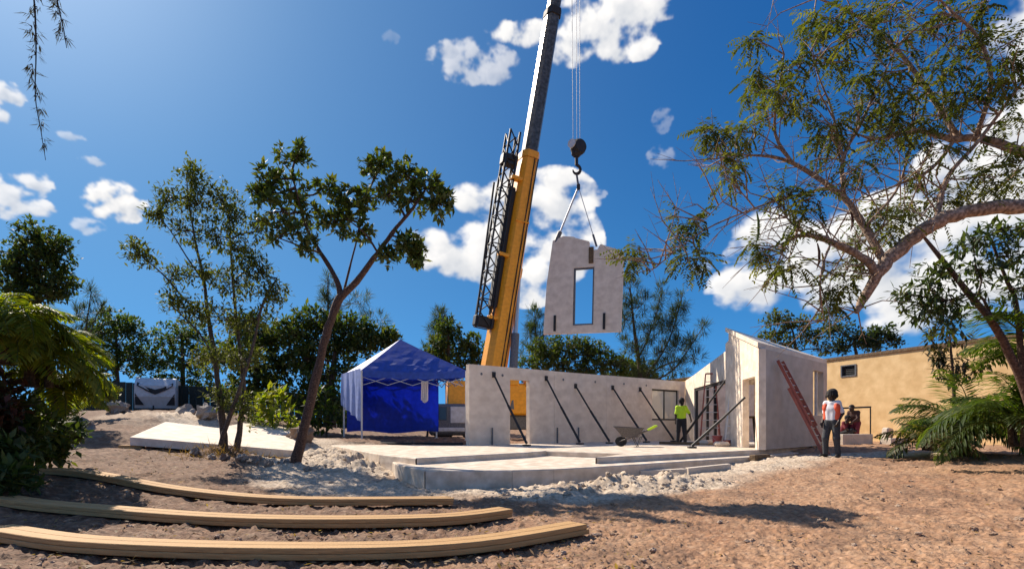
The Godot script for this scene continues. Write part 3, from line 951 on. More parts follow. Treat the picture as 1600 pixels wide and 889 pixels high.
	for e in [[866, 374, 0], [928, 386, 1]]:
		sm = MB.new()
		var lo: Vector3 = q.call(e[0], e[1]) + th * 0.5
		sm.tube([top, lo.lerp(top, 0.16)], [0.045 if e[2] == 0 else 0.02], 6)
		part("chain", sm, M.cable, sl)
		sm = MB.new()
		sm.tube([lo.lerp(top, 0.2), lo], [0.11 if e[2] == 0 else 0.05], 8)
		part("shackle", sm, M.grey_paint, sl)

# ---------------------------------------------------------------- tent
func make_tent() -> void:
	var fl := spot(565, 574, 21.9)
	var fr := spot(728, 580, 21.2)
	var bl := spot(537, 577, 24.4)
	var eave := 3.4
	for p in 1: pass
	fl.y = eave; fr.y = eave - 0.1; bl.y = eave + 0.05
	var br := fr + (bl - fl)
	br.y = eave
	var apex := (fl + fr + bl + br) / 4.0
	apex = Vector3(spot(625, 533, -apex.z).x, 4.72, apex.z)
	var tent := thing("canopy_tent", "blue pop-up canopy tent with blue back wall beside the slab", "tent", Vector3(apex.x, ground(apex.x, apex.z), apex.z))
	var roof := MB.new()
	for e in [[fl, fr], [fr, br], [br, bl], [bl, fl]]:
		var nn := 16
		for a in nn:
			for b in nn - a:
				var at := func(s: int, t: int) -> Vector3:
					var f := float(s) / nn
					var h := float(t) / nn
					var p: Vector3 = e[0] * (1.0 - f - h) + e[1] * h + apex * f
					var sag := 0.55 * (1.0 - f - h) * h * (1.0 - f) + 0.12 * f * (1.0 - f)
					var wr := 0.05 * n_mid.get_noise_2d(p.x * 2.2, p.z * 2.2) * minf(1.0, 6.0 * (1.0 - f - h) * h * (1.0 - f) + 0.6 * f * (1.0 - f))
					return p - Vector3(0, sag * 0.7 + wr, 0)
				var mid := apex - Vector3(0, 1.5, 0)
				roof.face([at.call(a, b), at.call(a, b + 1), at.call(a + 1, b)], mid)
				if b < nn - a - 1:
					roof.face([at.call(a, b + 1), at.call(a + 1, b + 1), at.call(a + 1, b)], mid)
	part("roof", roof, M.blue_roof, tent)
	var val := MB.new()
	for e in [[fl, fr], [fr, br], [br, bl], [bl, fl]]:
		for a in 8:
			var s0: Vector3 = e[0].lerp(e[1], a / 8.0) - Vector3(0, 0.385 * (a / 8.0) * (1.0 - a / 8.0), 0)
			var s1: Vector3 = e[0].lerp(e[1], (a + 1) / 8.0) - Vector3(0, 0.385 * ((a + 1) / 8.0) * (1.0 - (a + 1) / 8.0), 0)
			val.quad(s0, s0 - Vector3(0, 0.27, 0), s1 - Vector3(0, 0.27, 0), s1)
	part("valance", val, M.blue_roof, tent)
	# back wall of cloth with soft folds
	var bw := MB.new()
	var rows := 12
	var cols := 30
	var cloth := func(m: MB, a: Vector3, b: Vector3, top0: float, top1: float, bot: Callable, amp: float) -> void:
		var pts := []
		var out := (b - a).cross(Vector3.UP).normalized()
		for y in rows + 1:
			for x in cols + 1:
				var f := float(x) / cols
				var p := a.lerp(b, f)
				p.y = lerpf(lerpf(top0, top1, f), bot.call(f), float(y) / rows)
				p += out * amp * (sin(f * 23.0 + y * 0.15) + 0.6 * sin(f * 41.0 + 1.3)) * (0.3 + 0.7 * float(y) / rows)
				pts.append(p)
		var base := m.v.size()
		for p in pts:
			m.v.append(p); m.c.append(Color(1, 1, 1)); m.n.append(Vector3.ZERO)
		for y in rows:
			for x in cols:
				var k := base + y * (cols + 1) + x
				for t in [[k, k + 1, k + cols + 1], [k + 1, k + cols + 2, k + cols + 1]]:
					m.i.append_array(t)
					var nn2: Vector3 = (m.v[t[2]] - m.v[t[0]]).cross(m.v[t[1]] - m.v[t[0]])
					for w in t: m.n[w] += nn2
		for k in range(base, m.v.size()): m.n[k] = m.n[k].normalized()
	var b0 := bl + (fr - fl).normalized() * 0.1 + (bl - fl).normalized() * -0.2
	var b1 := br + (bl - fl).normalized() * -0.2
	cloth.call(bw, b0, b1, 3.1, 3.1, func(f: float) -> float: return 0.92 + 0.05 * sin(f * 9.0), 0.02)
	part("back_wall", bw, M.blue, tent)
	var sw := MB.new()
	cloth.call(sw, fl - (fr - fl).normalized() * 0.06, bl - (fr - fl).normalized() * 0.1, 3.45, 3.45, func(f: float) -> float: return 1.35 + 0.75 * f, 0.045)
	part("side_flap", sw, M.silver_cloth, tent)
	var tw := MB.new()
	var tb := spot(658, 596, 22.6)
	cloth.call(tw, tb, tb + Vector3(0.28, 0, 0.05), tb.y, tb.y, func(f: float) -> float: return tb.y - 0.75 - 0.12 * sin(f * 3.0), 0.02)
	part("hanging_cloth", tw, M.white_cloth, tent)
	for p in [fl, fr, bl, br]:
		var lm := MB.new()
		var g := ground(p.x, p.z)
		lm.bar(Vector3(p.x, g - 0.02, p.z), Vector3(p.x, p.y - 0.03, p.z), 0.06, 0.06, Vector3.RIGHT)
		lm.box(Transform3D(Basis.IDENTITY, Vector3(p.x, g + 0.01, p.z)), Vector3(0.14, 0.02, 0.14))
		part("leg", lm, M.pole, tent)
	for e in [[fl, fr], [fr, br], [br, bl], [bl, fl]]:
		var tm := MB.new()
		for s in 4:
			var c0: Vector3 = (fl + fr + bl + br) / 4.0
			var a: Vector3 = e[0].lerp(e[1], s / 4.0).lerp(c0, 0.04) - Vector3(0, 0.3, 0)
			var b: Vector3 = e[0].lerp(e[1], (s + 1) / 4.0).lerp(c0, 0.04) - Vector3(0, 0.3, 0)
			var dn := Vector3(0, 0.3, 0)
			tm.bar(a, b - dn, 0.022, 0.022)
			tm.bar(a - dn, b, 0.022, 0.022)
		part("scissor_truss", tm, M.alu, tent)

# ---------------------------------------------------------------- plants
func curve(pts: Array, per := 4) -> Array:      # smooth path through [Vector3, radius]
	var out := []
	for k in pts.size() - 1:
		var p0: Vector3 = pts[maxi(k - 1, 0)][0]
		var p1: Vector3 = pts[k][0]
		var p2: Vector3 = pts[k + 1][0]
		var p3: Vector3 = pts[mini(k + 2, pts.size() - 1)][0]
		for s in per:
			var t := float(s) / per
			out.append([p1.cubic_interpolate(p2, p0, p3, t), lerpf(pts[k][1], pts[k + 1][1], t)])
	out.append(pts[-1])
	return out

func any_dir() -> Vector3:
	var y := rng.randf_range(-1, 1)
	var a := rng.randf() * TAU
	var r := sqrt(1.0 - y * y)
	return Vector3(cos(a) * r, y, sin(a) * r)

func blade(m: MB, p: Vector3, d: Vector3, l: float, w: float, cols: Array) -> void:
	var c: Color = cols[rng.randi() % cols.size()]
	var k := rng.randf_range(0.75, 1.25)
	m.col = Color(c.r * k, c.g * k, c.b * k)
	var s := d.cross(Vector3(rng.randf_range(-0.5, 0.5), 1, rng.randf_range(-0.5, 0.5))).normalized()
	m.leaf(p, d, s, l, w)

func pinnate(m: MB, wood: MB, p: Vector3, d: Vector3, o: Dictionary) -> void:
	var l: float = o.rachis * rng.randf_range(0.7, 1.2)
	var side := d.cross(Vector3.UP).normalized()
	var c: Color = o.cols[rng.randi() % o.cols.size()]
	var kk := rng.randf_range(0.7, 1.25)
	m.col = Color(c.r * kk, c.g * kk, c.b * kk)
	var q := p
	var dir := d
	var pairs: int = o.pairs
	for k in pairs:
		var nq := q + dir * l / pairs
		dir = (dir + Vector3(0, -0.13, 0)).normalized()
		for s in [-1.0, 1.0]:
			var ld: Vector3 = (side * s + dir * 0.55 + Vector3(0, -0.25, 0) + any_dir() * 0.18).normalized()
			m.leaf(nq, ld, ld.cross(Vector3.UP.lerp(any_dir(), 0.35)).normalized(), o.leaf[0] * rng.randf_range(0.8, 1.15), o.leaf[1])
		q = nq

func foliage(m: MB, wood: MB, c: Vector3, r: Vector3, from: Vector3, o: Dictionary, share := 1.0) -> void:
	var clumps := maxi(3, int(o.clumps * share))
	var size := (r.x + r.y) * 0.5
	for k in clumps:
		var e := any_dir() * pow(rng.randf(), 0.45)
		var p := c + e * r
		if wood and k % 2 == 0:
			var s := from.lerp(c, rng.randf_range(0.55, 1.0))
			var mid := s.lerp(p, 0.5) + any_dir() * size * 0.12
			var tr: float = o.get("twig", 0.008)
			wood.tube([s, mid, p], [tr * 1.5, tr, tr * 0.5], 4, false)
		for q in int(o.per):
			var d := (any_dir() + e * 0.5 + Vector3(0, o.lift, 0)).normalized()
			var b: Vector3 = p + any_dir() * o.spread * rng.randf()
			match o.kind:
				"broad": blade(m, b, d, o.leaf[0] * rng.randf_range(0.65, 1.2), o.leaf[1] * rng.randf_range(0.7, 1.2), o.cols)
				"pinnate": pinnate(m, wood, p, d, o)
				"needle": blade(m, b, (d + e * 0.9).normalized(), o.leaf[0] * rng.randf_range(0.6, 1.3), o.leaf[1], o.cols)

func tree(called: String, label: String, category: String, limbs: Array, blobs: Array, o: Dictionary, group := "") -> Node3D:
	var wood := MB.new()
	wood.col = o.bark
	var crown := MB.new()
	var pts := []
	var first: Vector3 = Vector3.ZERO
	for l in limbs:
		var poly := []
		for p in l: poly.append([spot(p[0], p[1], p[2]), p[3]])
		if first == Vector3.ZERO: first = poly[0][0]
		var cv := curve(poly)
		var a := []
		var r := []
		for k in cv.size():
			var w: Vector3 = cv[k][0] + any_dir() * cv[k][1] * 0.14
			a.append(w)
			r.append(cv[k][1] * rng.randf_range(0.92, 1.08))
			pts.append(w)
		wood.tube(a, r, o.get("sides", 9))
	for b in blobs:
		var d: float = b[2]
		var c := spot(b[0], b[1], d)
		var rx: float = b[3] * d / F
		var ry: float = (b[4] if b.size() > 4 else b[3]) * d / F
		var near: Vector3 = pts[0]
		for p in pts:
			if p.distance_squared_to(c) < near.distance_squared_to(c): near = p
		var br: float = o.get("branch", 0.02)
		if near.distance_to(c) > 0.15:
			wood.tube([near, near.lerp(c, 0.5) + any_dir() * near.distance_to(c) * 0.12, c], [br * 1.3, br, br * 0.6], 5, false)
		foliage(crown, wood, c, Vector3(rx, ry, rx), near, o, b[5] if b.size() > 5 else 1.0)
	for k in int(o.get("bare", 0)):
		var s: Vector3 = pts[rng.randi_range(40, pts.size() - 1)]
		var d := (any_dir() + Vector3(-0.6, 0.25, 0)).normalized()
		var l := rng.randf_range(0.25, 0.8)
		var m1 := s + d * l * 0.5 + any_dir() * l * 0.1
		var e1 := m1 + (d + any_dir() * 0.6).normalized() * l * 0.6
		wood.tube([s, m1, e1], [0.009, 0.006, 0.002], 5, false)
		for q in 2:
			var f := m1.lerp(e1, rng.randf_range(0.0, 0.7))
			wood.tube([f, f + (d + any_dir()).normalized() * l * 0.4], [0.004, 0.0015], 4, false)
	var t := thing(called, label, category, first, group)
	part("trunk", wood, M.bark, t)
	part("crown", crown, o.mat, t)
	return t

const G_DARK := [Color(0.055, 0.095, 0.025), Color(0.07, 0.115, 0.03), Color(0.095, 0.135, 0.035), Color(0.11, 0.13, 0.04)]
const G_MID := [Color(0.07, 0.12, 0.025), Color(0.09, 0.145, 0.03), Color(0.115, 0.16, 0.035), Color(0.06, 0.1, 0.025)]
const G_OLIVE := [Color(0.11, 0.135, 0.035), Color(0.13, 0.155, 0.04), Color(0.085, 0.11, 0.028), Color(0.15, 0.165, 0.045)]
const G_YELLOW := [Color(0.2, 0.26, 0.025), Color(0.27, 0.3, 0.03), Color(0.14, 0.2, 0.025), Color(0.32, 0.32, 0.05)]
const G_GREY := [Color(0.06, 0.095, 0.05), Color(0.08, 0.11, 0.06), Color(0.05, 0.075, 0.04)]
const BARK_RED := Color(0.17, 0.1, 0.07)
const BARK_GREY := Color(0.16, 0.125, 0.095)

func frond_mesh(seed_: int, l: float, curl: float, cols: Array, lw := 0.035) -> ArrayMesh:
	var r := RandomNumberGenerator.new()
	r.seed = seed_
	var m := MB.new()
	var pts := []
	var rad := []
	var p := Vector3.ZERO
	var d := Vector3(0, 0.75, 0.66)
	var seg := 16
	for k in seg + 1:
		pts.append(p); rad.append(lerpf(0.018, 0.004, float(k) / seg))
		p += d * l / seg
		d = (d + Vector3(0, -curl / seg, 0)).normalized()
	m.col = Color(0.16, 0.19, 0.04)
	m.tube(pts, rad, 5, false)
	for k in range(2, seg):
		for h in 3:
			var t := (k + h / 3.0) / seg
			var q: Vector3 = pts[k].lerp(pts[k + 1], h / 3.0)
			var ax: Vector3 = (pts[k + 1] - pts[k]).normalized()
			for s in [-1.0, 1.0]:
				var c: Color = cols[r.randi() % cols.size()]
				m.col = c * r.randf_range(0.8, 1.2)
				var ld: Vector3 = (Vector3(s, 0, 0) * 0.9 + ax * 0.7 + Vector3(0, r.randf_range(-0.5, 0.15), 0)).normalized()
				var ll := l * 0.33 * sin(PI * clampf(t * 0.92 + 0.1, 0.05, 1.0)) * r.randf_range(0.85, 1.1)
				var e := q + ld * ll * 0.55
				m.leaf(q, ld, ld.cross(Vector3.UP).normalized(), ll * 0.6, lw)
				m.leaf(e, (ld + Vector3(0, -0.55, 0)).normalized(), ld.cross(Vector3.UP).normalized(), ll * 0.5, lw * 0.8)
	return m.mesh()

func palm(label: String, base: Vector3, l: float, count: int, cols: Array, leafmat: Material, trunk_h := 0.25, spread_min := 0.15, curl := 1.75) -> Node3D:
	var t := thing("palm_plant", label, "palm", base)
	var w := MB.new()
	w.col = Color(0.12, 0.085, 0.05)
	for k in 5:
		var o := Vector3(rng.randf_range(-0.15, 0.15), 0, rng.randf_range(-0.15, 0.15))
		w.tube([base + o - Vector3(0, 0.1, 0), base + o * 1.3 + Vector3(0, trunk_h, 0)], [0.06, 0.035], 7)
	part("stem", w, M.bark, t)
	var ms := []
	for k in 4: ms.append(frond_mesh(rng.randi(), l * rng.randf_range(0.85, 1.1), curl * rng.randf_range(0.7, 1.3), cols, 0.048))
	for k in count:
		var f := MeshInstance3D.new()
		f.name = "frond"
		f.mesh = ms[k % 4]
		f.material_override = leafmat
		t.add_child(f, true)
		f.rotation = Vector3(rng.randf_range(-0.75, 0.3) + spread_min, TAU * k / count * 2.4 + rng.randf(), rng.randf_range(-0.2, 0.2))
		f.position = Vector3(rng.randf_range(-0.15, 0.15), trunk_h * rng.randf_range(0.4, 1.0), rng.randf_range(-0.15, 0.15))
		f.scale = Vector3.ONE * rng.randf_range(0.7, 1.1)
	return t

func make_trees() -> void:
	rng.seed = 77
	# the leaning tree in the middle, two heads of leathery leaves
	var o := {"kind": "broad", "leaf": [0.2, 0.095], "cols": G_MID + G_OLIVE, "clumps": 20, "per": 13, "spread": 0.13, "lift": 0.05, "mat": M.leaf_glossy, "bark": BARK_RED, "branch": 0.025, "twig": 0.009}
	tree("leaning_tree", "slender leaning tree with forked trunk and two rounded leafy heads", "tree", [
		[[460, 732, 14.1, 0.15], [470, 690, 14.1, 0.125], [487, 620, 14.1, 0.11], [505, 540, 14.1, 0.105], [520, 490, 14.1, 0.1], [533, 462, 14.1, 0.11]],
		[[533, 464, 14.1, 0.085], [522, 430, 14.2, 0.06], [500, 395, 14.4, 0.05], [480, 360, 14.6, 0.04], [468, 320, 14.6, 0.028], [455, 270, 14.5, 0.018]],
		[[533, 464, 14.1, 0.095], [565, 430, 14.0, 0.075], [590, 395, 13.9, 0.062], [620, 355, 13.8, 0.05], [645, 325, 13.7, 0.035], [665, 295, 13.7, 0.02]],
		[[538, 452, 14.1, 0.035], [548, 410, 14.3, 0.025], [560, 360, 14.4, 0.02], [562, 320, 14.5, 0.012]],
		[[500, 395, 14.4, 0.03], [470, 385, 14.0, 0.02], [430, 370, 13.8, 0.012]],
		[[590, 395, 13.9, 0.03], [570, 365, 13.5, 0.02], [545, 345, 13.4, 0.012]],
		[[610, 368, 13.8, 0.025], [640, 375, 13.5, 0.014], [660, 385, 13.3, 0.01]]],
		[[460, 245, 14.4, 30, 26], [420, 285, 14.5, 28, 26], [450, 300, 14.6, 34, 30], [430, 330, 14.2, 36, 30], [480, 335, 14.8, 28, 26], [445, 362, 14.0, 32, 22], [412, 300, 14.6, 18, 30], [478, 385, 13.8, 18, 12, 0.6],
		[595, 260, 13.9, 32, 22], [630, 270, 13.7, 34, 26], [670, 295, 13.6, 30, 24], [690, 320, 13.5, 24, 20], [600, 300, 13.9, 34, 24], [640, 315, 13.7, 30, 20], [565, 320, 14.3, 26, 22], [535, 310, 14.4, 24, 24], [520, 345, 14.3, 26, 22], [560, 360, 14.2, 26, 16, 0.7], [640, 385, 13.4, 24, 20], [650, 400, 13.3, 18, 14], [605, 400, 13.6, 16, 12, 0.6], [510, 290, 14.5, 16, 14, 0.5]], o)
	# the thin many-stemmed tree left of it
	o = {"kind": "broad", "leaf": [0.17, 0.06], "cols": G_OLIVE, "clumps": 34, "per": 14, "spread": 0.28, "lift": -0.1, "mat": M.leaf, "bark": BARK_GREY, "branch": 0.018, "twig": 0.007}
	tree("many_stemmed_tree", "thin many-stemmed tree with wispy olive crown on the dirt mound", "tree", [
		[[350, 712, 16.4, 0.13], [348, 670, 16.4, 0.1], [342, 620, 16.4, 0.085], [335, 560, 16.5, 0.07], [325, 500, 16.6, 0.055], [318, 440, 16.7, 0.045], [305, 380, 16.8, 0.035], [295, 320, 16.8, 0.02], [290, 270, 16.8, 0.012]],
		[[340, 712, 16.3, 0.09], [345, 690, 16.2, 0.07], [362, 640, 16.1, 0.06], [378, 595, 16.0, 0.045], [395, 540, 16.0, 0.04], [408, 480, 16.0, 0.035], [432, 435, 16.0, 0.02]],
		[[368, 712, 16.5, 0.1], [375, 660, 16.5, 0.08], [380, 600, 16.6, 0.065], [372, 530, 16.7, 0.05], [365, 460, 16.8, 0.04], [360, 390, 16.9, 0.025], [358, 330, 16.9, 0.012]],
		[[325, 500, 16.6, 0.04], [290, 470, 16.5, 0.03], [255, 430, 16.4, 0.022], [220, 400, 16.3, 0.012], [195, 375, 16.3, 0.008]],
		[[318, 440, 16.7, 0.03], [290, 400, 16.3, 0.02], [265, 360, 16.2, 0.014], [240, 330, 16.2, 0.008]],
		[[335, 560, 16.5, 0.035], [310, 520, 16.2, 0.025], [270, 480, 16.0, 0.015]]],
		[[300, 275, 16.8, 26, 24], [265, 310, 16.6, 26, 20, 0.7], [310, 320, 16.9, 30, 26], [345, 310, 16.9, 28, 24], [370, 340, 16.9, 26, 26], [290, 360, 16.6, 30, 22, 0.8], [335, 370, 16.7, 34, 26], [375, 390, 16.8, 28, 26], [245, 335, 16.2, 16, 14, 0.6], [225, 400, 16.3, 24, 18, 0.6], [205, 385, 16.3, 14, 14, 0.4], [270, 430, 16.4, 22, 16, 0.5], [320, 430, 16.6, 30, 22], [370, 440, 16.6, 34, 28, 1.3], [400, 420, 16.2, 24, 24], [425, 455, 16.0, 22, 22], [300, 490, 16.3, 36, 24], [350, 500, 16.4, 40, 30, 1.3], [400, 500, 16.2, 28, 28], [270, 465, 16.1, 20, 14, 0.6], [330, 560, 16.4, 34, 26], [385, 560, 16.2, 30, 26], [350, 620, 16.2, 24, 26, 0.8], [385, 640, 16.3, 16, 24, 0.6], [410, 360, 16.7, 16, 20, 0.5]], o)

	# far trees behind the lot, each its own
	var far := [
		["dark_tree", "dark round-headed tree standing high at the far edge behind the palms", [[60, 640, 25, 0.2], [58, 560, 25, 0.16], [56, 470, 25, 0.12], [55, 400, 25, 0.06]], [[55, 370, 25, 34, 26], [30, 400, 25, 30, 28], [85, 395, 25, 28, 28], [55, 420, 25, 42, 28, 1.4], [25, 440, 25, 30, 24], [88, 440, 25, 28, 24], [60, 460, 25, 40, 20], [15, 480, 25, 30, 30]], G_DARK, 0.26],
		["spreading_tree", "spreading green tree behind the dark fence", [[185, 640, 40, 0.16], [182, 580, 40, 0.12], [180, 520, 40, 0.06]], [[175, 500, 40, 32, 18], [150, 520, 40, 28, 20], [205, 515, 40, 26, 20], [180, 540, 40, 46, 24, 1.5], [140, 560, 40, 30, 26], [215, 560, 40, 26, 26], [175, 575, 40, 40, 20]], G_MID, 0.3],
		["leafy_tree", "leafy mid-green tree right behind the white trailer", [[285, 640, 41, 0.2], [285, 570, 41, 0.15], [283, 520, 41, 0.08]], [[260, 530, 41, 36, 24, 1.2], [300, 525, 41, 36, 24, 1.2], [240, 565, 41, 34, 24], [290, 570, 41, 46, 26, 1.4], [330, 560, 41, 34, 30], [255, 600, 41, 24, 16], [310, 605, 41, 36, 20]], G_MID, 0.32],
		["shade_tree", "dark shade tree behind the trunks of the thin tree", [[400, 660, 30, 0.2], [400, 590, 30, 0.15], [402, 520, 30, 0.08]], [[390, 520, 30, 40, 28, 1.3], [430, 530, 30, 40, 28, 1.3], [360, 560, 30, 40, 30, 1.3], [410, 575, 30, 46, 28, 1.4], [450, 570, 30, 40, 30], [380, 610, 30, 40, 24], [430, 615, 30, 40, 24]], G_DARK, 0.32],
		["umbrella_tree", "flat-topped dark green tree spreading above the blue tent", [[520, 665, 29, 0.22], [518, 600, 29, 0.17], [525, 540, 29, 0.1]], [[490, 500, 29, 40, 20, 1.3], [540, 510, 29, 40, 20, 1.3], [580, 525, 29, 36, 18, 1.2], [605, 530, 29, 20, 12, 0.7], [460, 520, 29, 36, 24, 1.2], [510, 540, 29, 46, 22, 1.5], [560, 545, 29, 36, 16], [475, 560, 29, 34, 24], [500, 590, 29, 40, 26], [545, 580, 29, 26, 20, 0.6], [480, 620, 29, 34, 26], [520, 630, 29, 34, 26]], G_DARK, 0.3],
		["roadside_tree", "deep green rounded tree between the tent and the crane", [[700, 660, 36, 0.22], [700, 580, 36, 0.16], [700, 520, 36, 0.07]], [[700, 515, 36, 20, 20], [690, 545, 36, 30, 26, 1.3], [730, 540, 36, 26, 24, 1.2], [670, 565, 36, 24, 20], [715, 575, 36, 34, 26, 1.3], [745, 565, 36, 18, 24]], G_DARK, 0.3],
		["bushy_tree", "low bushy dark tree below the hanging panel", [[880, 660, 38, 0.22], [880, 600, 38, 0.16], [880, 560, 38, 0.08]], [[850, 545, 38, 30, 18, 1.2], [890, 540, 38, 36, 18, 1.4], [930, 552, 38, 34, 18, 1.4], [870, 570, 38, 44, 22, 1.6], [920, 580, 38, 44, 20, 1.6], [830, 580, 38, 30, 24], [965, 570, 38, 30, 22, 1.2]], G_DARK, 0.3],
		["hedge_tree", "broad hedge-like tree to the right of the low bushy one", [[985, 660, 40, 0.2], [985, 610, 40, 0.14], [985, 580, 40, 0.07]], [[970, 590, 40, 30, 16], [1000, 575, 40, 36, 18, 1.2], [1010, 595, 40, 34, 16, 1.2]], G_DARK, 0.3],
		["wall_tree", "loose olive tree rising behind the gable wall and yellow building", [[1250, 600, 33, 0.12], [1245, 560, 33, 0.1], [1240, 520, 33, 0.06], [1225, 490, 33, 0.03]], [[1215, 500, 33, 22, 14, 0.6], [1245, 510, 33, 26, 14, 0.7], [1205, 525, 33, 18, 12, 0.5], [1275, 525, 33, 20, 12, 0.5], [1240, 535, 33, 26, 12, 0.6], [1290, 545, 33, 20, 10, 0.4]], G_OLIVE, 0.24],
		["drooping_tree", "grey-green drooping tree behind the yellow building, beside its grille", [[1345, 590, 31, 0.12], [1340, 560, 31, 0.1], [1335, 530, 31, 0.05]], [[1310, 515, 31, 22, 12, 0.6], [1345, 525, 31, 24, 12, 0.7], [1380, 520, 31, 22, 10, 0.7], [1325, 540, 31, 26, 10, 0.6], [1365, 540, 31, 22, 10, 0.6], [1400, 530, 31, 14, 8, 0.4]], G_GREY, 0.24]]
	for f in far:
		o = {"kind": "broad", "leaf": [f[4 + 1], f[5] * 0.5], "cols": f[4], "clumps": 52, "per": 14, "spread": 0.32, "lift": 0.0, "mat": M.leaf, "bark": BARK_GREY, "branch": 0.04, "twig": 0.015, "sides": 7}
		tree(f[0], f[1], "tree", [f[2]], f[3], o, "trees along the back of the lot")
	# feathery casuarinas
	o = {"kind": "needle", "leaf": [0.6, 0.035], "cols": G_GREY, "clumps": 24, "per": 26, "spread": 0.22, "lift": 0.25, "mat": M.leaf, "bark": BARK_GREY, "branch": 0.025, "twig": 0.012, "sides": 7}
	tree("casuarina_tree", "feathery grey-green casuarina with upswept plumes right of the hanging panel", "tree", [
		[[1000, 640, 36, 0.2], [1000, 580, 36, 0.16], [992, 520, 36, 0.1], [985, 450, 36, 0.03]],
		[[1000, 600, 36, 0.09], [1030, 560, 36, 0.06], [1050, 520, 36, 0.04], [1068, 455, 36, 0.02]],
		[[1010, 600, 36, 0.08], [1050, 580, 36, 0.05], [1080, 540, 36, 0.03], [1102, 505, 36, 0.015]],
		[[998, 560, 36, 0.06], [1020, 510, 36, 0.04], [1035, 450, 36, 0.015]],
		[[1005, 590, 36, 0.06], [1040, 570, 36, 0.05], [1070, 560, 36, 0.02], [1090, 550, 36, 0.01]]],
		[[985, 455, 36, 14, 22], [1000, 480, 36, 18, 26], [975, 500, 36, 16, 26], [1012, 520, 36, 22, 28], [1034, 465, 36, 8, 22, 0.6], [1030, 500, 36, 12, 22, 0.8], [1048, 515, 36, 14, 22], [1066, 470, 36, 8, 20, 0.6], [1058, 495, 36, 10, 18, 0.7], [990, 550, 36, 26, 26, 1.3], [1030, 550, 36, 24, 22], [1060, 545, 36, 18, 16], [1082, 535, 36, 12, 14, 0.6], [1098, 512, 36, 6, 12, 0.3], [1050, 575, 36, 26, 12], [1010, 580, 36, 24, 16], [1085, 560, 36, 14, 8, 0.4]], o, "feathery casuarinas")
	tree("casuarina_tree", "wispy pale casuarina seen between boom and hanging panel", "tree", [
		[[838, 640, 42, 0.18], [838, 570, 42, 0.13], [836, 500, 42, 0.03]]],
		[[836, 495, 42, 10, 16], [828, 520, 42, 16, 18], [848, 525, 42, 16, 18], [835, 550, 42, 22, 18]], o, "feathery casuarinas")
	tree("casuarina_tree", "pointed dark casuarina behind the peak of the blue tent", "tree", [
		[[680, 640, 40, 0.18], [682, 570, 40, 0.13], [686, 495, 40, 0.03]]],
		[[686, 495, 40, 7, 12], [682, 515, 40, 13, 14], [690, 535, 40, 18, 16], [678, 552, 40, 22, 16]], o, "feathery casuarinas")
	tree("casuarina_tree", "thin bare-looking casuarina at the left edge of the lot", "tree", [
		[[125, 620, 36, 0.12], [128, 560, 36, 0.09], [135, 500, 36, 0.04], [142, 455, 36, 0.015]], [[128, 560, 36, 0.04], [145, 505, 36, 0.03], [160, 475, 36, 0.012]]],
		[[140, 460, 36, 6, 16, 0.4], [136, 490, 36, 8, 18, 0.4], [120, 495, 36, 8, 14, 0.4], [155, 485, 36, 8, 12, 0.3], [128, 530, 36, 16, 20, 0.6]], o, "feathery casuarinas")
	tree("casuarina_tree", "tall faint casuarina rising behind the leaning tree", "tree", [
		[[512, 620, 38, 0.15], [512, 540, 38, 0.1], [512, 430, 38, 0.03]]],
		[[512, 440, 38, 7, 18, 0.5], [508, 465, 38, 10, 18, 0.6], [518, 480, 38, 12, 16, 0.6], [560, 470, 38, 22, 18, 0.6], [585, 500, 38, 22, 16, 0.6]], o, "feathery casuarinas")

	# bright broad-leaved clump by the trunks
	o = {"kind": "broad", "leaf": [0.42, 0.15], "cols": G_YELLOW, "clumps": 13, "per": 6, "spread": 0.2, "lift": 0.35, "mat": M.leaf_bright, "bark": BARK_GREY, "branch": 0.02, "twig": 0.01}
	tree("broadleaf_shrub", "bright yellow-green broad-leaved shrub behind the left concrete panel", "shrub", [[[425, 690, 23, 0.05], [425, 650, 23, 0.03]]], [[420, 650, 23, 26, 26], [445, 640, 23, 26, 26], [400, 665, 23, 22, 18], [450, 670, 23, 24, 16], [425, 615, 23, 18, 18, 0.8], [405, 635, 23, 16, 16, 0.7]], o)
	o.cols = G_DARK
	tree("broadleaf_shrub", "dark green shrub between the leaning trunk and the blue tent", "shrub", [[[510, 685, 25, 0.05], [510, 650, 25, 0.03]]], [[495, 655, 25, 26, 26, 1.4], [525, 655, 25, 22, 26, 1.3], [470, 665, 25, 22, 20, 1.2], [505, 625, 25, 30, 20, 1.3]], o)
	o.cols = G_OLIVE
	tree("broadleaf_shrub", "low olive shrub in front of the dark fence left of the trailer", "shrub", [[[150, 640, 24, 0.05], [150, 610, 24, 0.03]]], [[150, 605, 24, 16, 20], [170, 620, 24, 12, 14], [135, 622, 24, 14, 18]], o)

	# left bank: palms above dark shrubs
	var lb := [["dark tangled shrub filling the shaded left bank", 5, 650, 9.2, G_DARK, 52, 46, 1.4], ["dark low shrub at the foot of the left palms", 58, 668, 10.5, G_DARK, 34, 28, 1.0], ["shadowy shrub under the palm fronds beside the dirt path", 92, 640, 13.0, G_DARK, 20, 34, 0.8], ["dark leafy undergrowth in the lower left corner of the bank", -5, 710, 8.2, G_DARK, 42, 22, 1.1], ["reddish brown shrub at the left border of the lot", -22, 615, 8.6, [Color(0.09, 0.035, 0.025), Color(0.06, 0.03, 0.02), Color(0.05, 0.05, 0.02)], 34, 40, 0.9]]
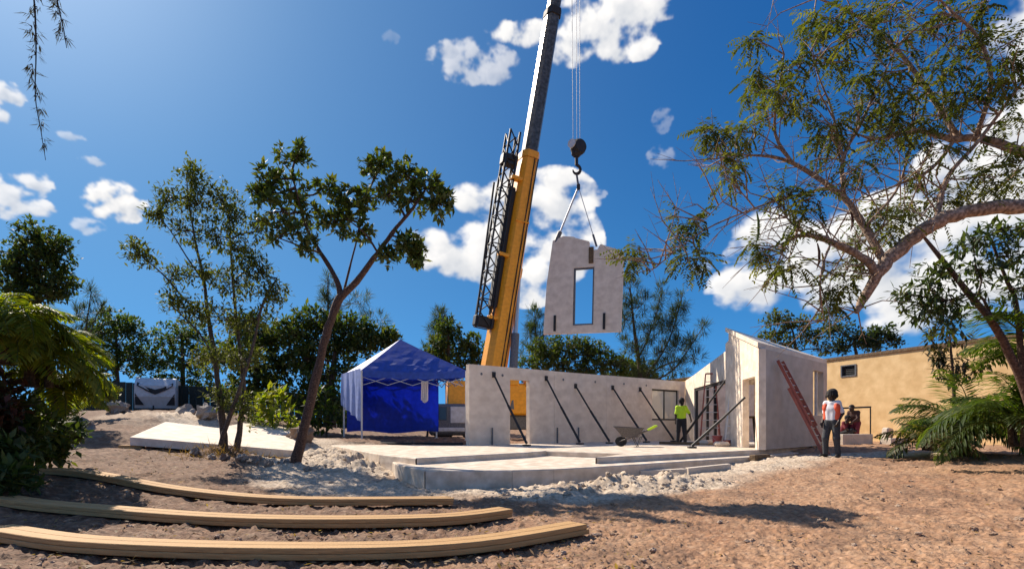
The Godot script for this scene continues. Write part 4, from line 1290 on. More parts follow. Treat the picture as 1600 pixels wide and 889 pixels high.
	for b in lb:
		o = {"kind": "broad", "leaf": [0.2, 0.09], "cols": b[4], "clumps": 70, "per": 8, "spread": 0.22, "lift": 0.1, "mat": M.leaf, "bark": BARK_GREY, "branch": 0.02, "twig": 0.008}
		tree("bank_shrub", b[0], "shrub", [[[b[1], b[2] + 75, b[3], 0.05], [b[1], b[2], b[3], 0.02]]], [[b[1], b[2], b[3], b[5], b[6], b[7]], [b[1] + 20, b[2] + 35, b[3] - 0.2, b[5] * 0.8, b[6] * 0.6, b[7] * 0.7], [b[1] - 25, b[2] + 30, b[3], b[5] * 0.8, b[6] * 0.6, b[7] * 0.7]], o, "shrubs on the left bank")
	palm("sunlit yellow-green palm fronds leaning over the left bank", spot(62, 596, 9.6), 1.35, 36, G_YELLOW, M.leaf_bright, 0.5, 0.25, 2.3)
	palm("yellow-green palm at the outer left edge, highest on the bank", spot(10, 560, 8.8), 1.3, 34, G_YELLOW, M.leaf_bright, 0.6, 0.25, 2.3)
	palm("green palm drooping toward the dirt path, lowest of the left bank palms", spot(92, 630, 10.4), 1.0, 26, G_YELLOW, M.leaf_bright, 0.4, 0.25, 2.3)
	# right: palms
	palm("bushy green palm before the yellow wall", spot(1510, 700, 13.6), 2.2, 44, G_MID + [Color(0.14, 0.17, 0.03)], M.leaf_bright, 0.3)
	palm("low dry palm with brownish fronds beside the bushy one", spot(1455, 697, 13.2), 1.1, 18, [Color(0.2, 0.16, 0.07), Color(0.1, 0.13, 0.03), Color(0.07, 0.1, 0.03)], M.leaf_bright, 0.15, 0.4)
	palm("dark green palm at the far right border in front of the yellow wall", spot(1600, 690, 10.5), 2.1, 28, G_MID, M.leaf_bright, 0.4)
	palm("taller palm at the right border with fronds arching over the wall", spot(1640, 590, 9.5), 1.7, 20, G_MID + [Color(0.13, 0.17, 0.03)], M.leaf_bright, 0.3)
	var w := MB.new()
	# mango with hanging leaves
	o = {"kind": "broad", "leaf": [0.26, 0.07], "cols": [Color(0.05, 0.05, 0.022), Color(0.07, 0.055, 0.03), Color(0.04, 0.055, 0.02), Color(0.09, 0.07, 0.04)], "clumps": 16, "per": 8, "spread": 0.14, "lift": -0.6, "mat": M.leaf, "bark": BARK_RED, "branch": 0.014, "twig": 0.008}
	tree("mango_tree", "young tree with brownish drooping leaves in front of the yellow wall", "tree", [[[1492, 690, 14.4, 0.05], [1492, 620, 14.4, 0.04], [1488, 560, 14.4, 0.03], [1485, 520, 14.4, 0.015]]], [[1490, 560, 14.4, 34, 24], [1465, 570, 14.4, 18, 20, 0.7], [1520, 575, 14.4, 18, 18, 0.6], [1485, 530, 14.4, 34, 20], [1495, 595, 14.4, 16, 16, 0.5]], o)
	tree("green_tree", "dark leafy tree hanging in front of the yellow wall at the right", "tree", [[[1625, 690, 9.2, 0.09], [1600, 600, 9.2, 0.07], [1555, 510, 9.2, 0.06], [1500, 440, 9.2, 0.045], [1440, 365, 9.2, 0.02]], [[1555, 510, 9.2, 0.03], [1530, 460, 9.2, 0.02], [1480, 470, 9.2, 0.01]], [[1600, 600, 9.2, 0.05], [1590, 480, 9.4, 0.04], [1575, 440, 9.4, 0.03], [1548, 370, 9.4, 0.015]]],
		[[1450, 445, 9.2, 36, 26], [1490, 470, 9.2, 36, 26], [1440, 480, 9.2, 26, 20], [1475, 505, 9.2, 30, 20], [1530, 420, 9.3, 34, 24], [1580, 400, 9.3, 34, 26], [1590, 450, 9.3, 30, 24], [1520, 380, 9.3, 30, 18], [1560, 360, 9.3, 34, 18, 0.8], [1415, 460, 9.2, 14, 12, 0.5], [1600, 360, 9.3, 30, 24], [1470, 420, 9.2, 24, 16, 0.7]],
		{"kind": "broad", "leaf": [0.17, 0.055], "cols": G_DARK + G_GREY, "clumps": 22, "per": 8, "spread": 0.14, "lift": -0.25, "mat": M.leaf_glossy, "bark": BARK_RED, "branch": 0.012, "twig": 0.006})

	# the big spreading tree on the right, feathery compound leaves and pods
	o = {"kind": "pinnate", "leaf": [0.062, 0.024], "rachis": 0.24, "pairs": 8, "cols": G_OLIVE + [Color(0.08, 0.11, 0.03), Color(0.2, 0.21, 0.05)], "clumps": 5, "per": 3, "spread": 0.05, "lift": -0.2, "mat": M.leaf, "bark": Color(0.52, 0.38, 0.28), "branch": 0.008, "twig": 0.0045, "sides": 10, "bare": 320}
	var limbs := [
		[[1990, 860, 6.6, 0.2], [1960, 700, 6.5, 0.18], [1890, 480, 6.2, 0.15], [1780, 340, 6.0, 0.115], [1690, 308, 5.9, 0.095], [1600, 322, 5.9, 0.072], [1540, 326, 5.95, 0.07], [1480, 340, 6.0, 0.072], [1440, 362, 6.1, 0.076], [1400, 396, 6.2, 0.08], [1378, 420, 6.2, 0.066], [1352, 462, 6.3, 0.05], [1338, 488, 6.3, 0.03]],
		[[1372, 425, 6.2, 0.05], [1345, 400, 6.2, 0.042], [1300, 378, 6.2, 0.034], [1262, 367, 6.2, 0.026], [1235, 375, 6.2, 0.018], [1220, 395, 6.2, 0.01]],
		[[1385, 412, 6.25, 0.05], [1352, 355, 6.4, 0.042], [1322, 312, 6.5, 0.036], [1275, 275, 6.6, 0.03], [1222, 248, 6.7, 0.02], [1160, 242, 6.7, 0.01], [1120, 248, 6.7, 0.006]],
		[[1320, 310, 6.5, 0.028], [1318, 248, 6.5, 0.022], [1345, 195, 6.5, 0.017], [1380, 120, 6.5, 0.012], [1400, 80, 6.5, 0.007]],
		[[1318, 248, 6.5, 0.016], [1300, 170, 6.6, 0.012], [1282, 125, 6.6, 0.009], [1268, 80, 6.6, 0.005]],
		[[1240, 256, 6.6, 0.022], [1212, 210, 6.6, 0.017], [1216, 150, 6.6, 0.012], [1226, 85, 6.6, 0.007]],
		[[1300, 292, 6.5, 0.018], [1245, 305, 6.3, 0.013], [1180, 325, 6.2, 0.01], [1100, 360, 6.1, 0.007], [1040, 405, 6.0, 0.005], [1012, 428, 6.0, 0.003]],
		[[1180, 325, 6.2, 0.008], [1150, 300, 6.1, 0.006], [1100, 345, 6.0, 0.004]],
		[[1720, 300, 6.3, 0.075], [1650, 262, 6.4, 0.065], [1590, 235, 6.5, 0.055], [1530, 215, 6.6, 0.046], [1490, 218, 6.6, 0.038], [1440, 205, 6.7, 0.026], [1390, 212, 6.8, 0.018], [1340, 225, 6.8, 0.01]],
		[[1500, 216, 6.6, 0.034], [1450, 140, 6.8, 0.028], [1400, 75, 6.9, 0.022], [1335, 22, 7.0, 0.016], [1260, -10, 7.0, 0.01], [1220, -30, 7.0, 0.006]],
		[[1525, 215, 6.6, 0.03], [1550, 130, 6.4, 0.024], [1530, 60, 6.3, 0.018], [1480, 10, 6.2, 0.012], [1440, -30, 6.2, 0.008]],
		[[1490, 222, 6.6, 0.024], [1455, 265, 6.6, 0.018], [1400, 290, 6.5, 0.013], [1350, 310, 6.4, 0.008]],
		[[1465, 345, 6.05, 0.03], [1480, 280, 6.2, 0.024], [1530, 220, 6.2, 0.02], [1590, 140, 6.1, 0.014], [1620, 100, 6.0, 0.01]],
		[[1400, 75, 6.9, 0.016], [1440, 40, 6.7, 0.012], [1500, 20, 6.6, 0.008], [1560, -10, 6.6, 0.005]],
		[[1352, 355, 6.4, 0.02], [1400, 300, 6.6, 0.015], [1420, 240, 6.7, 0.01], [1428, 190, 6.7, 0.006]],
		[[1300, 378, 6.2, 0.014], [1285, 420, 6.1, 0.01], [1282, 470, 6.0, 0.006], [1290, 500, 6.0, 0.004]],
		[[1262, 367, 6.2, 0.012], [1230, 340, 6.2, 0.009], [1225, 300, 6.2, 0.005]]]
	var blobs := []
	for b in [[1480, 115, 44], [1505, 150, 40], [1430, 140, 40], [1400, 170, 42], [1420, 60, 40], [1385, 110, 34], [1310, 25, 40], [1345, 45, 36], [1285, 60, 28], [1380, 20, 32], [1300, 95, 24], [1190, 140, 26], [1205, 175, 26], [1180, 110, 18], [1245, 100, 24], [1232, 135, 20], [1300, 190, 22], [1390, 195, 38], [1365, 160, 28], [1420, 210, 30], [1450, 240, 34], [1290, 240, 20], [1300, 215, 18], [1130, 215, 22], [1110, 200, 14], [1150, 265, 24], [1125, 270, 20], [1058, 360, 26], [1085, 345, 18], [1092, 395, 24], [1075, 410, 18], [998, 388, 16], [985, 402, 12], [1180, 385, 16], [1195, 400, 14], [1235, 425, 18], [1215, 418, 12], [1320, 430, 24], [1300, 455, 22], [1305, 480, 18], [1340, 400, 24], [1420, 330, 36], [1390, 345, 34], [1370, 370, 30], [1440, 300, 34], [1470, 320, 32], [1350, 345, 22], [1500, 290, 34], [1540, 270, 30], [1580, 280, 30], [1560, 120, 34], [1590, 60, 36], [1590, 110, 30], [1560, 190, 30], [1590, 235, 28], [1540, 60, 26], [1500, 60, 26], [1250, 350, 22], [1225, 300, 18], [1270, 310, 16], [1345, 260, 18], [1460, 180, 34], [1480, 20, 26], [1540, 20, 26], [1345, 120, 18], [1180, 60, 10], [1160, 205, 16], [1265, 165, 18], [1275, 30, 22]]:
		blobs.append([b[0], b[1], rng.randf_range(5.9, 6.9), b[2], b[2] * 0.8, 1.0 + b[2] * 0.028])
	var big := tree("spreading_pod_tree", "large spreading tree with thick bare limb, feathery leaves and pods at right", "tree", limbs, blobs, o)
	for q in [[1300, 38, 6.9, 0.2, 0], [1178, 200, 6.6, 0.16, 0], [1183, 330, 6.2, 0.38, 1], [1285, 395, 6.2, 0.28, 0], [1278, 380, 6.2, 0.3, 2], [1345, 150, 6.5, 0.2, 0], [1405, 215, 6.6, 0.2, 1], [1240, 340, 6.3, 0.2, 1], [1420, 95, 6.8, 0.18, 0], [1330, 330, 6.3, 0.24, 2], [1248, 90, 6.6, 0.16, 2]]:
		var pm := MB.new()
		pm.col = [Color(0.32, 0.26, 0.06), Color(0.16, 0.22, 0.07), Color(0.11, 0.045, 0.025)][q[4]]
		var p := spot(q[0], q[1], q[2])
		var l: float = q[3]
		pm.tube([p, p + Vector3(0.02, -l * 0.3, 0), p + Vector3(0.015, -l * 0.7, 0.01), p + Vector3(-0.02, -l, 0.02)], [0.006, 0.014, 0.014, 0.003], 6)
		part("seed_pod", pm, M.leaf, big)
	# overhead casuarina whose twigs hang into the top left corner
	o = {"kind": "needle", "leaf": [0.055, 0.005], "cols": [Color(0.05, 0.045, 0.045), Color(0.06, 0.055, 0.045)], "clumps": 3, "per": 8, "spread": 0.02, "lift": -1.6, "mat": M.leaf, "bark": Color(0.07, 0.055, 0.05), "branch": 0.004, "twig": 0.003, "sides": 7}
	var hb := []
	for k in 12: hb.append([52 + 6 * sin(k * 1.3), -20 + k * 15, 3.5, 5, 8, 1.0])
	for k in 3: hb.append([62 + k * 3, 170 + k * 26, 3.5, 2, 8, 0.4])
	for k in 6: hb.append([86 + 4 * sin(k * 2.0) + k * 1.5, -15 + k * 12, 3.45, 7, 8, 1.3])
	hb.append([101, 62, 3.45, 4, 9, 1.0])
	tree("overhead_casuarina", "dark thin twigs hanging down from an overhead tree in the top corner", "tree", [
		[[-900, 960, 3.6, 0.14], [-880, 500, 3.6, 0.12], [-800, -120, 3.6, 0.09], [-500, -260, 3.6, 0.06], [-150, -200, 3.5, 0.035], [40, -60, 3.5, 0.015], [100, -40, 3.45, 0.008]],
		[[40, -60, 3.5, 0.006], [52, 0, 3.5, 0.005], [55, 80, 3.5, 0.004], [54, 150, 3.5, 0.003], [62, 200, 3.5, 0.0025], [70, 250, 3.5, 0.0015]],
		[[80, -50, 3.45, 0.006], [88, 0, 3.45, 0.004], [98, 45, 3.45, 0.003], [103, 75, 3.45, 0.002]]], hb, o)

# ---------------------------------------------------------------- people
# bones: [from, to, radius from, radius to]; meshed as one smooth surface
func skin_over(bones: Array, cell: float, k: float, xf: Transform3D, mb: MB) -> void:
	var lo := Vector3(99, 99, 99)
	var hi := -lo
	for b in bones:
		var r := maxf(b[2], b[3]) + cell * 3.0 + k * 0.5
		for e in 2:
			lo = lo.min(b[e] - Vector3.ONE * r); hi = hi.max(b[e] + Vector3.ONE * r)
	var nx := int((hi.x - lo.x) / cell) + 2
	var ny := int((hi.y - lo.y) / cell) + 2
	var nz := int((hi.z - lo.z) / cell) + 2
	var f := PackedFloat32Array()
	f.resize(nx * ny * nz)
	f.fill(9.0)
	for b in bones:
		var a: Vector3 = b[0]
		var ab: Vector3 = b[1] - b[0]
		var l2 := maxf(ab.length_squared(), 1e-8)
		var r := maxf(b[2], b[3]) + cell * 2.5 + k
		var p0 := ((a.min(b[1]) - Vector3.ONE * r - lo) / cell).floor().max(Vector3.ZERO)
		var p1 := ((a.max(b[1]) + Vector3.ONE * r - lo) / cell).ceil().min(Vector3(nx - 1, ny - 1, nz - 1))
		for z in range(int(p0.z), int(p1.z) + 1):
			for y in range(int(p0.y), int(p1.y) + 1):
				var row := (z * ny + y) * nx
				for x in range(int(p0.x), int(p1.x) + 1):
					var p := lo + Vector3(x, y, z) * cell - a
					var t := clampf(p.dot(ab) / l2, 0.0, 1.0)
					var d := (p - ab * t).length() - lerpf(b[2], b[3], t)
					var o := f[row + x]
					var h := maxf(k - absf(o - d), 0.0) / k
					f[row + x] = minf(o, d) - h * h * k * 0.25
	var id := {}
	var base := mb.v.size()
	var off := [0, 1, nx, nx + 1, nx * ny, nx * ny + 1, nx * ny + nx, nx * ny + nx + 1]
	var cor := [Vector3(0, 0, 0), Vector3(1, 0, 0), Vector3(0, 1, 0), Vector3(1, 1, 0), Vector3(0, 0, 1), Vector3(1, 0, 1), Vector3(0, 1, 1), Vector3(1, 1, 1)]
	var edges := [[0, 1], [2, 3], [4, 5], [6, 7], [0, 2], [1, 3], [4, 6], [5, 7], [0, 4], [1, 5], [2, 6], [3, 7]]
	for z in nz - 1:
		for y in ny - 1:
			for x in nx - 1:
				var q := (z * ny + y) * nx + x
				var ins := 0
				for c in 8:
					if f[q + off[c]] < 0.0: ins += 1
				if ins == 0 or ins == 8: continue
				var s := Vector3.ZERO
				var m := 0
				for e in edges:
					var fa := f[q + off[e[0]]]
					var fb := f[q + off[e[1]]]
					if (fa < 0.0) != (fb < 0.0):
						s += cor[e[0]].lerp(cor[e[1]], fa / (fa - fb)); m += 1
				id[q] = mb.v.size()
				var g := Vector3(f[q + 1] - f[q], f[q + nx] - f[q], f[q + nx * ny] - f[q]) + Vector3(f[q + off[7]] - f[q + off[6]], f[q + off[7]] - f[q + off[5]], f[q + off[7]] - f[q + off[3]])
				mb.v.append(xf * (lo + (Vector3(x, y, z) + s / m) * cell)); mb.n.append((xf.basis * g).normalized()); mb.c.append(Color(1, 1, 1))
	var st := [1, nx, nx * ny]
	for q in id:
		for ax in 3:
			var u: int = st[(ax + 1) % 3]
			var w: int = st[(ax + 2) % 3]
			var fa := f[q]
			var fb := f[q + st[ax]]
			if (fa < 0.0) == (fb < 0.0): continue
			if not (id.has(q - u) and id.has(q - w) and id.has(q - u - w)): continue
			var a: int = id[q]; var b: int = id[q - u]; var c: int = id[q - u - w]; var d: int = id[q - w]
			if fa < 0.0: mb.i.append_array([a, c, b, a, d, c])
			else: mb.i.append_array([a, b, c, a, c, d])

func hand_bones(wrist: Vector3, d: Vector3, palm: Vector3) -> Array:
	d = d.normalized()
	var s := d.cross(palm).normalized()
	var b := [[wrist, wrist + d * 0.09, 0.024, 0.032], [wrist + d * 0.03 + s * 0.018, wrist + d * 0.09 + s * 0.028, 0.02, 0.018], [wrist + d * 0.03 - s * 0.018, wrist + d * 0.09 - s * 0.028, 0.02, 0.018]]
	for k in 4:
		var o := wrist + d * 0.095 + s * (k - 1.5) * 0.021
		var l: float = [0.065, 0.078, 0.073, 0.055][k]
		var m := o + (d + palm * 0.35).normalized() * l * 0.5
		b.append([o, m, 0.0095, 0.009]); b.append([m, m + (d * 0.6 + palm).normalized() * l * 0.55, 0.009, 0.0075])
	var th := wrist + d * 0.035 + s * 0.035
	b.append([th, th + (d + s * 0.9).normalized() * 0.05, 0.014, 0.011]); b.append([th + (d + s * 0.9).normalized() * 0.05, th + (d + s * 0.9).normalized() * 0.05 + (d + palm * 0.5).normalized() * 0.035, 0.011, 0.009])
	return b

func person(label: String, at: Vector3, yaw: float, j: Dictionary, look: Dictionary) -> void:
	var t := thing("person", label, "person", at)
	var xf := Transform3D(Basis(Vector3.UP, yaw).scaled(Vector3.ONE * look.get("scale", 1.0)), at)
	var bones := [[j.neck, j.chest, 0.06, 0.1], [j.neck - Vector3(0, 0.05, 0), j.neck.lerp(j.head, 0.6), 0.058, 0.055], [j.chest + Vector3(-0.07, 0, 0), j.pelvis + Vector3(-0.05, 0, 0), 0.105, 0.1], [j.chest + Vector3(0.07, 0, 0), j.pelvis + Vector3(0.05, 0, 0), 0.105, 0.1], [j.sl, j.sr, 0.065, 0.065]]
	var fwd: Vector3 = j.get("face", Vector3(0, 0, 1))
	for s in ["l", "r"]:
		bones.append([j["s" + s], j["e" + s], 0.055, 0.042]); bones.append([j["e" + s], j["w" + s], 0.042, 0.028])
		bones.append([j["h" + s], j["k" + s], 0.088, 0.06]); bones.append([j["k" + s], j["a" + s], 0.058, 0.036]); bones.append([j["a" + s] - Vector3(0, 0.03, 0), j["t" + s], 0.042, 0.034])
	var mb := MB.new()
	skin_over(bones, 0.02, 0.04, xf, mb)
	# head with a face, meshed finer
	var h: Vector3 = j.head
	var sd := fwd.cross(Vector3.UP).normalized()
	var hb := [[h + Vector3(0, 0.035, 0) - fwd * 0.02, h + Vector3(0, 0.03, 0) + fwd * 0.015, 0.09, 0.086], [h + Vector3(0, -0.05, 0) + fwd * 0.03, h + Vector3(0, -0.09, 0) + fwd * 0.045, 0.062, 0.038], [h + fwd * 0.095 + Vector3(0, 0.01, 0), h + fwd * 0.112 + Vector3(0, -0.028, 0), 0.01, 0.015], [h + fwd * 0.088 + sd * 0.02 - Vector3(0, 0.06, 0), h + fwd * 0.088 - sd * 0.02 - Vector3(0, 0.06, 0), 0.01, 0.01], [h + sd * 0.088 + Vector3(0, 0.02, 0), h + sd * 0.09 - Vector3(0, 0.02, 0), 0.018, 0.013], [h - sd * 0.088 + Vector3(0, 0.02, 0), h - sd * 0.09 - Vector3(0, 0.02, 0), 0.018, 0.013], [h + fwd * 0.085 + sd * 0.045 + Vector3(0, 0.035, 0), h + fwd * 0.085 - sd * 0.045 + Vector3(0, 0.035, 0), 0.012, 0.012], [h - Vector3(0, 0.02, 0), j.neck, 0.055, 0.055]]
	skin_over(hb, 0.008, 0.022, xf, mb)
	for s in ["l", "r"]:
		skin_over(hand_bones(j["w" + s], j["w" + s] - j["e" + s], j.get("palm" + s, Vector3(0, 0, 1))), 0.006, 0.008, xf, mb)
	part("body", mb, M.skin, t)
	mb = MB.new()
	for s in [-1.0, 1.0]:
		skin_over([[h + fwd * 0.088 + sd * s * 0.033 + Vector3(0, 0.018, 0), h + fwd * 0.09 + sd * s * 0.033 + Vector3(0, 0.018, 0), 0.011, 0.011]], 0.005, 0.005, xf, mb)
	part("eyes", mb, M.white_cloth, t)
	mb = MB.new()
	var hair := [[h + Vector3(0, 0.055, 0) - fwd * 0.03, h + Vector3(0, 0.05, 0), 0.1 + look.get("hair", 0.0), 0.096 + look.get("hair", 0.0)], [h + Vector3(0, 0.0, 0) - fwd * 0.05, h + Vector3(0, -0.06, 0) - fwd * 0.05, 0.085, 0.06 + look.get("hair", 0.0)]]
	if look.get("locks", false):
		for k in 14:
			var a := -2.4 + 4.8 * k / 13.0
			var o := h + (-fwd * cos(a) + sd * sin(a)) * 0.1 + Vector3(0, 0.09, 0)
			hair.append([o, o + (-fwd * cos(a) + sd * sin(a)) * 0.045 - Vector3(0, 0.13 + 0.03 * sin(k * 2.1), 0), 0.026, 0.018])
	skin_over(hair, 0.012, 0.02, xf, mb)
	part("hair", mb, M.hair, t)
	# clothes follow the same bones a little wider
	mb = MB.new()
	var g := 0.008
	var up_: Vector3 = j.chest
	var sh := [[j.neck.lerp(up_, 0.35), up_, 0.09, 0.112 + g], [up_ + Vector3(-0.07, 0, 0), j.pelvis + Vector3(-0.055, 0.0, 0), 0.108 + g, 0.108 + g], [up_ + Vector3(0.07, 0, 0), j.pelvis + Vector3(0.055, 0.0, 0), 0.108 + g, 0.108 + g], [j.sl, j.sr, 0.068 + g, 0.068 + g]]
	for s in ["l", "r"]:
		sh.append([j["s" + s], j["s" + s].lerp(j["e" + s], 0.85), 0.06 + g, 0.056 + g])
		if look.get("long", false): sh.append([j["e" + s], j["e" + s].lerp(j["w" + s], 0.9), 0.05 + g, 0.036 + g])
	skin_over(sh, 0.02, 0.045, xf, mb)
	part("shirt", mb, look.shirt, t)
	mb = MB.new()
	var tr := [[j.pelvis + Vector3(-0.05, -0.02, 0), j.pelvis + Vector3(0.05, -0.02, 0), 0.118, 0.118]]
	for s in ["l", "r"]:
		tr.append([j["h" + s], j["k" + s], 0.1 + g, 0.075 + g]); tr.append([j["k" + s], j["a" + s], 0.074 + g, 0.056 + g])
	skin_over(tr, 0.02, 0.04, xf, mb)
	part("trousers", mb, look.trousers, t)
	mb = MB.new()
	for s in ["l", "r"]:
		skin_over([[j["a" + s] - Vector3(0, 0.02, 0), j["a" + s] - Vector3(0, 0.045, 0), 0.05, 0.05], [j["a" + s] - Vector3(0, 0.04, 0), j["t" + s], 0.052, 0.042]], 0.015, 0.03, xf, mb)
	part("shoes", mb, M.shoe, t)
	if look.has("vest"):
		mb = MB.new()
		for s in [-1.0, 1.0]:
			var v := [[up_ + Vector3(0.135 * s, 0.08, 0.02), j.pelvis + Vector3(0.125 * s, 0.06, 0.02), 0.075, 0.085], [up_ + Vector3(0.13 * s, 0.1, -0.06), j.pelvis + Vector3(0.11 * s, 0.06, -0.06), 0.075, 0.085], [up_ + Vector3(0.125 * s, 0.16, 0), up_ + Vector3(0.14 * s, 0.02, 0.05), 0.06, 0.075]]
			skin_over(v, 0.02, 0.04, xf, mb)
		part("vest", mb, look.vest, t)

func stand(over := {}) -> Dictionary:
	var j := {"head": Vector3(0, 1.62, 0.03), "neck": Vector3(0, 1.45, 0), "chest": Vector3(0, 1.26, 0), "pelvis": Vector3(0, 0.96, 0), "sl": Vector3(0.145, 1.4, 0), "sr": Vector3(-0.145, 1.4, 0), "el": Vector3(0.2, 1.13, -0.03), "er": Vector3(-0.2, 1.13, -0.03), "wl": Vector3(0.21, 0.88, 0.05), "wr": Vector3(-0.21, 0.88, 0.05), "hl": Vector3(0.09, 0.92, 0), "hr": Vector3(-0.09, 0.92, 0), "kl": Vector3(0.12, 0.5, 0.03), "kr": Vector3(-0.12, 0.5, 0.02), "al": Vector3(0.14, 0.09, -0.02), "ar": Vector3(-0.14, 0.09, -0.02), "tl": Vector3(0.17, 0.04, 0.14), "tr": Vector3(-0.17, 0.04, 0.14), "palml": Vector3(-1, 0, 0.3).normalized(), "palmr": Vector3(1, 0, 0.3).normalized()}
	j.merge(over, true)
	return j

func make_people() -> void:
	var d := 21.6
	var a := spot(1065, 690, d)
	person("worker in lime green shirt and black trousers standing on the slab", Vector3(a.x, DECK, a.z), PI * 0.92, stand({"er": Vector3(-0.3, 1.16, 0.02), "wr": Vector3(-0.36, 0.95, 0.16), "kl": Vector3(0.11, 0.5, 0.06), "face": Vector3(0.5, 0, 0.86)}), {"shirt": M.hivis, "trousers": M.black_cloth, "hair": 0.012})
	a = spot(1301, 715, 14.5)
	person("worker in orange vest over white shirt standing beside the red ladder", on_ground(a.x, a.z), -0.95, stand({"el": Vector3(0.23, 1.14, -0.06), "wl": Vector3(0.2, 0.92, 0.1), "wr": Vector3(-0.2, 0.9, 0.1), "kr": Vector3(-0.13, 0.5, 0.08), "ar": Vector3(-0.15, 0.09, 0.03), "tr": Vector3(-0.2, 0.04, 0.18), "face": Vector3(-0.75, 0.0, 0.66)}), {"shirt": M.white_cloth, "trousers": M.denim, "vest": M.vest, "hair": 0.014, "locks": true, "scale": 1.0})
	var bend := {"head": Vector3(0, 1.38, 0.2), "neck": Vector3(0, 1.27, 0.1), "chest": Vector3(0, 1.1, 0.02), "pelvis": Vector3(0, 0.84, -0.08), "sl": Vector3(0.17, 1.22, 0.05), "sr": Vector3(-0.17, 1.22, 0.05), "el": Vector3(0.22, 0.98, 0.12), "er": Vector3(-0.22, 0.98, 0.12), "wl": Vector3(0.14, 0.86, 0.3), "wr": Vector3(-0.14, 0.86, 0.3), "hl": Vector3(0.09, 0.8, -0.08), "hr": Vector3(-0.09, 0.8, -0.08), "kl": Vector3(0.12, 0.46, 0.05), "kr": Vector3(-0.12, 0.46, 0.05)}
	a = spot(1336, 690, 22.0)
	person("worker in dark brown clothes bending over behind the low kerb", on_ground(a.x, a.z), -1.1, stand(bend), {"shirt": M.brown_cloth, "trousers": M.maroon, "long": true})
	var sit := {"head": Vector3(0, 0.98, 0.12), "neck": Vector3(0, 0.84, 0.06), "chest": Vector3(0, 0.68, 0.0), "pelvis": Vector3(0, 0.42, -0.1), "sl": Vector3(0.17, 0.8, 0.02), "sr": Vector3(-0.17, 0.8, 0.02), "el": Vector3(0.24, 0.58, 0.12), "er": Vector3(-0.24, 0.58, 0.12), "wl": Vector3(0.14, 0.5, 0.34), "wr": Vector3(-0.14, 0.5, 0.34), "hl": Vector3(0.1, 0.38, -0.08), "hr": Vector3(-0.1, 0.38, -0.08), "kl": Vector3(0.17, 0.52, 0.3), "kr": Vector3(-0.17, 0.52, 0.3), "al": Vector3(0.16, 0.09, 0.16), "ar": Vector3(-0.16, 0.09, 0.16), "tl": Vector3(0.18, 0.04, 0.32), "tr": Vector3(-0.18, 0.04, 0.32)}
	a = spot(1321, 690, 22.2)
	person("worker in red shirt crouching beside the bending one", on_ground(a.x, a.z), 0.7, stand(sit), {"shirt": M.maroon, "trousers": M.black_cloth})

# ---------------------------------------------------------------- loose objects
func bent_board(path: Array, shift: float, lift: float, w: float, h: float) -> MB:
	var mb := MB.new()
	var n := 28
	var c3 := Curve3D.new()
	c3.bake_interval = 0.05
	for p in path: c3.add_point(Vector3(p[0], 0, p[1]))
	for k in c3.point_count:
		var a := c3.get_point_position(maxi(k - 1, 0))
		var b := c3.get_point_position(mini(k + 1, c3.point_count - 1))
		var t := (b - a) / 6.0
		c3.set_point_in(k, -t); c3.set_point_out(k, t)
	var l := c3.get_baked_length()
	var cut0 := rng.randf_range(0.0, 0.09)
	var cut1 := rng.randf_range(0.0, 0.07)
	var rings := []
	var bev := 0.006
	for k in n + 1:
		var s := lerpf(cut0, l - cut1, float(k) / n)
		var p := c3.sample_baked(s)
		var q := c3.sample_baked(minf(s + 0.05, l)) - c3.sample_baked(maxf(s - 0.05, 0.0))
		var side := Vector3(-q.z, 0, q.x).normalized()
		if side.z < 0: side = -side
		var o := p + side * shift + Vector3(0, base_h(p.x, p.z) + 0.035 + lift, 0)
		var ring := []
		for e in [[-1, -1, 1, 0], [-1, -1, 0, 1], [-1, 1, 0, -1], [-1, 1, 1, 0], [1, 1, -1, 0], [1, 1, 0, -1], [1, -1, 0, 1], [1, -1, -1, 0]]:
			ring.append(o + side * (e[0] * w * 0.5 + e[2] * bev) + Vector3(0, e[1] * h * 0.5 + h * 0.5 + e[3] * bev, 0))
		rings.append([ring, o + Vector3(0, h * 0.5, 0)])
	for k in n:
		var mid: Vector3 = (rings[k][1] + rings[k + 1][1]) * 0.5
		for e in 8:
			mb.face([rings[k][0][e], rings[k][0][(e + 1) % 8], rings[k + 1][0][(e + 1) % 8], rings[k + 1][0][e]], mid)
	mb.face(rings[0][0], rings[1][1]); mb.face(rings[n][0], rings[n - 1][1])
	return mb

func rock_mesh(seed_: int, rough: float) -> MB:
	var r := FastNoiseLite.new()
	r.seed = seed_; r.frequency = 0.9
	var mb := MB.new()
	mb.col = Color(1, 1, 1)
	var nr := 7
	var ns := 11
	var pts := []
	for a in nr + 1:
		for b in ns:
			var th := PI * a / nr
			var ph := TAU * b / ns
			var d := Vector3(sin(th) * cos(ph), cos(th), sin(th) * sin(ph))
			var f := 1.0 + rough * r.get_noise_3dv(d * 1.6) * 1.6
			pts.append(Vector3(d.x * f, d.y * f * 0.72, d.z * f * 0.85))
	for a in nr:
		for b in ns:
			var c := (b + 1) % ns
			if a > 0: mb.face([pts[a * ns + b], pts[a * ns + c], pts[(a + 1) * ns + c]], Vector3.ZERO)
			if a < nr - 1: mb.face([pts[a * ns + b], pts[(a + 1) * ns + c], pts[(a + 1) * ns + b]], Vector3.ZERO)
	return mb

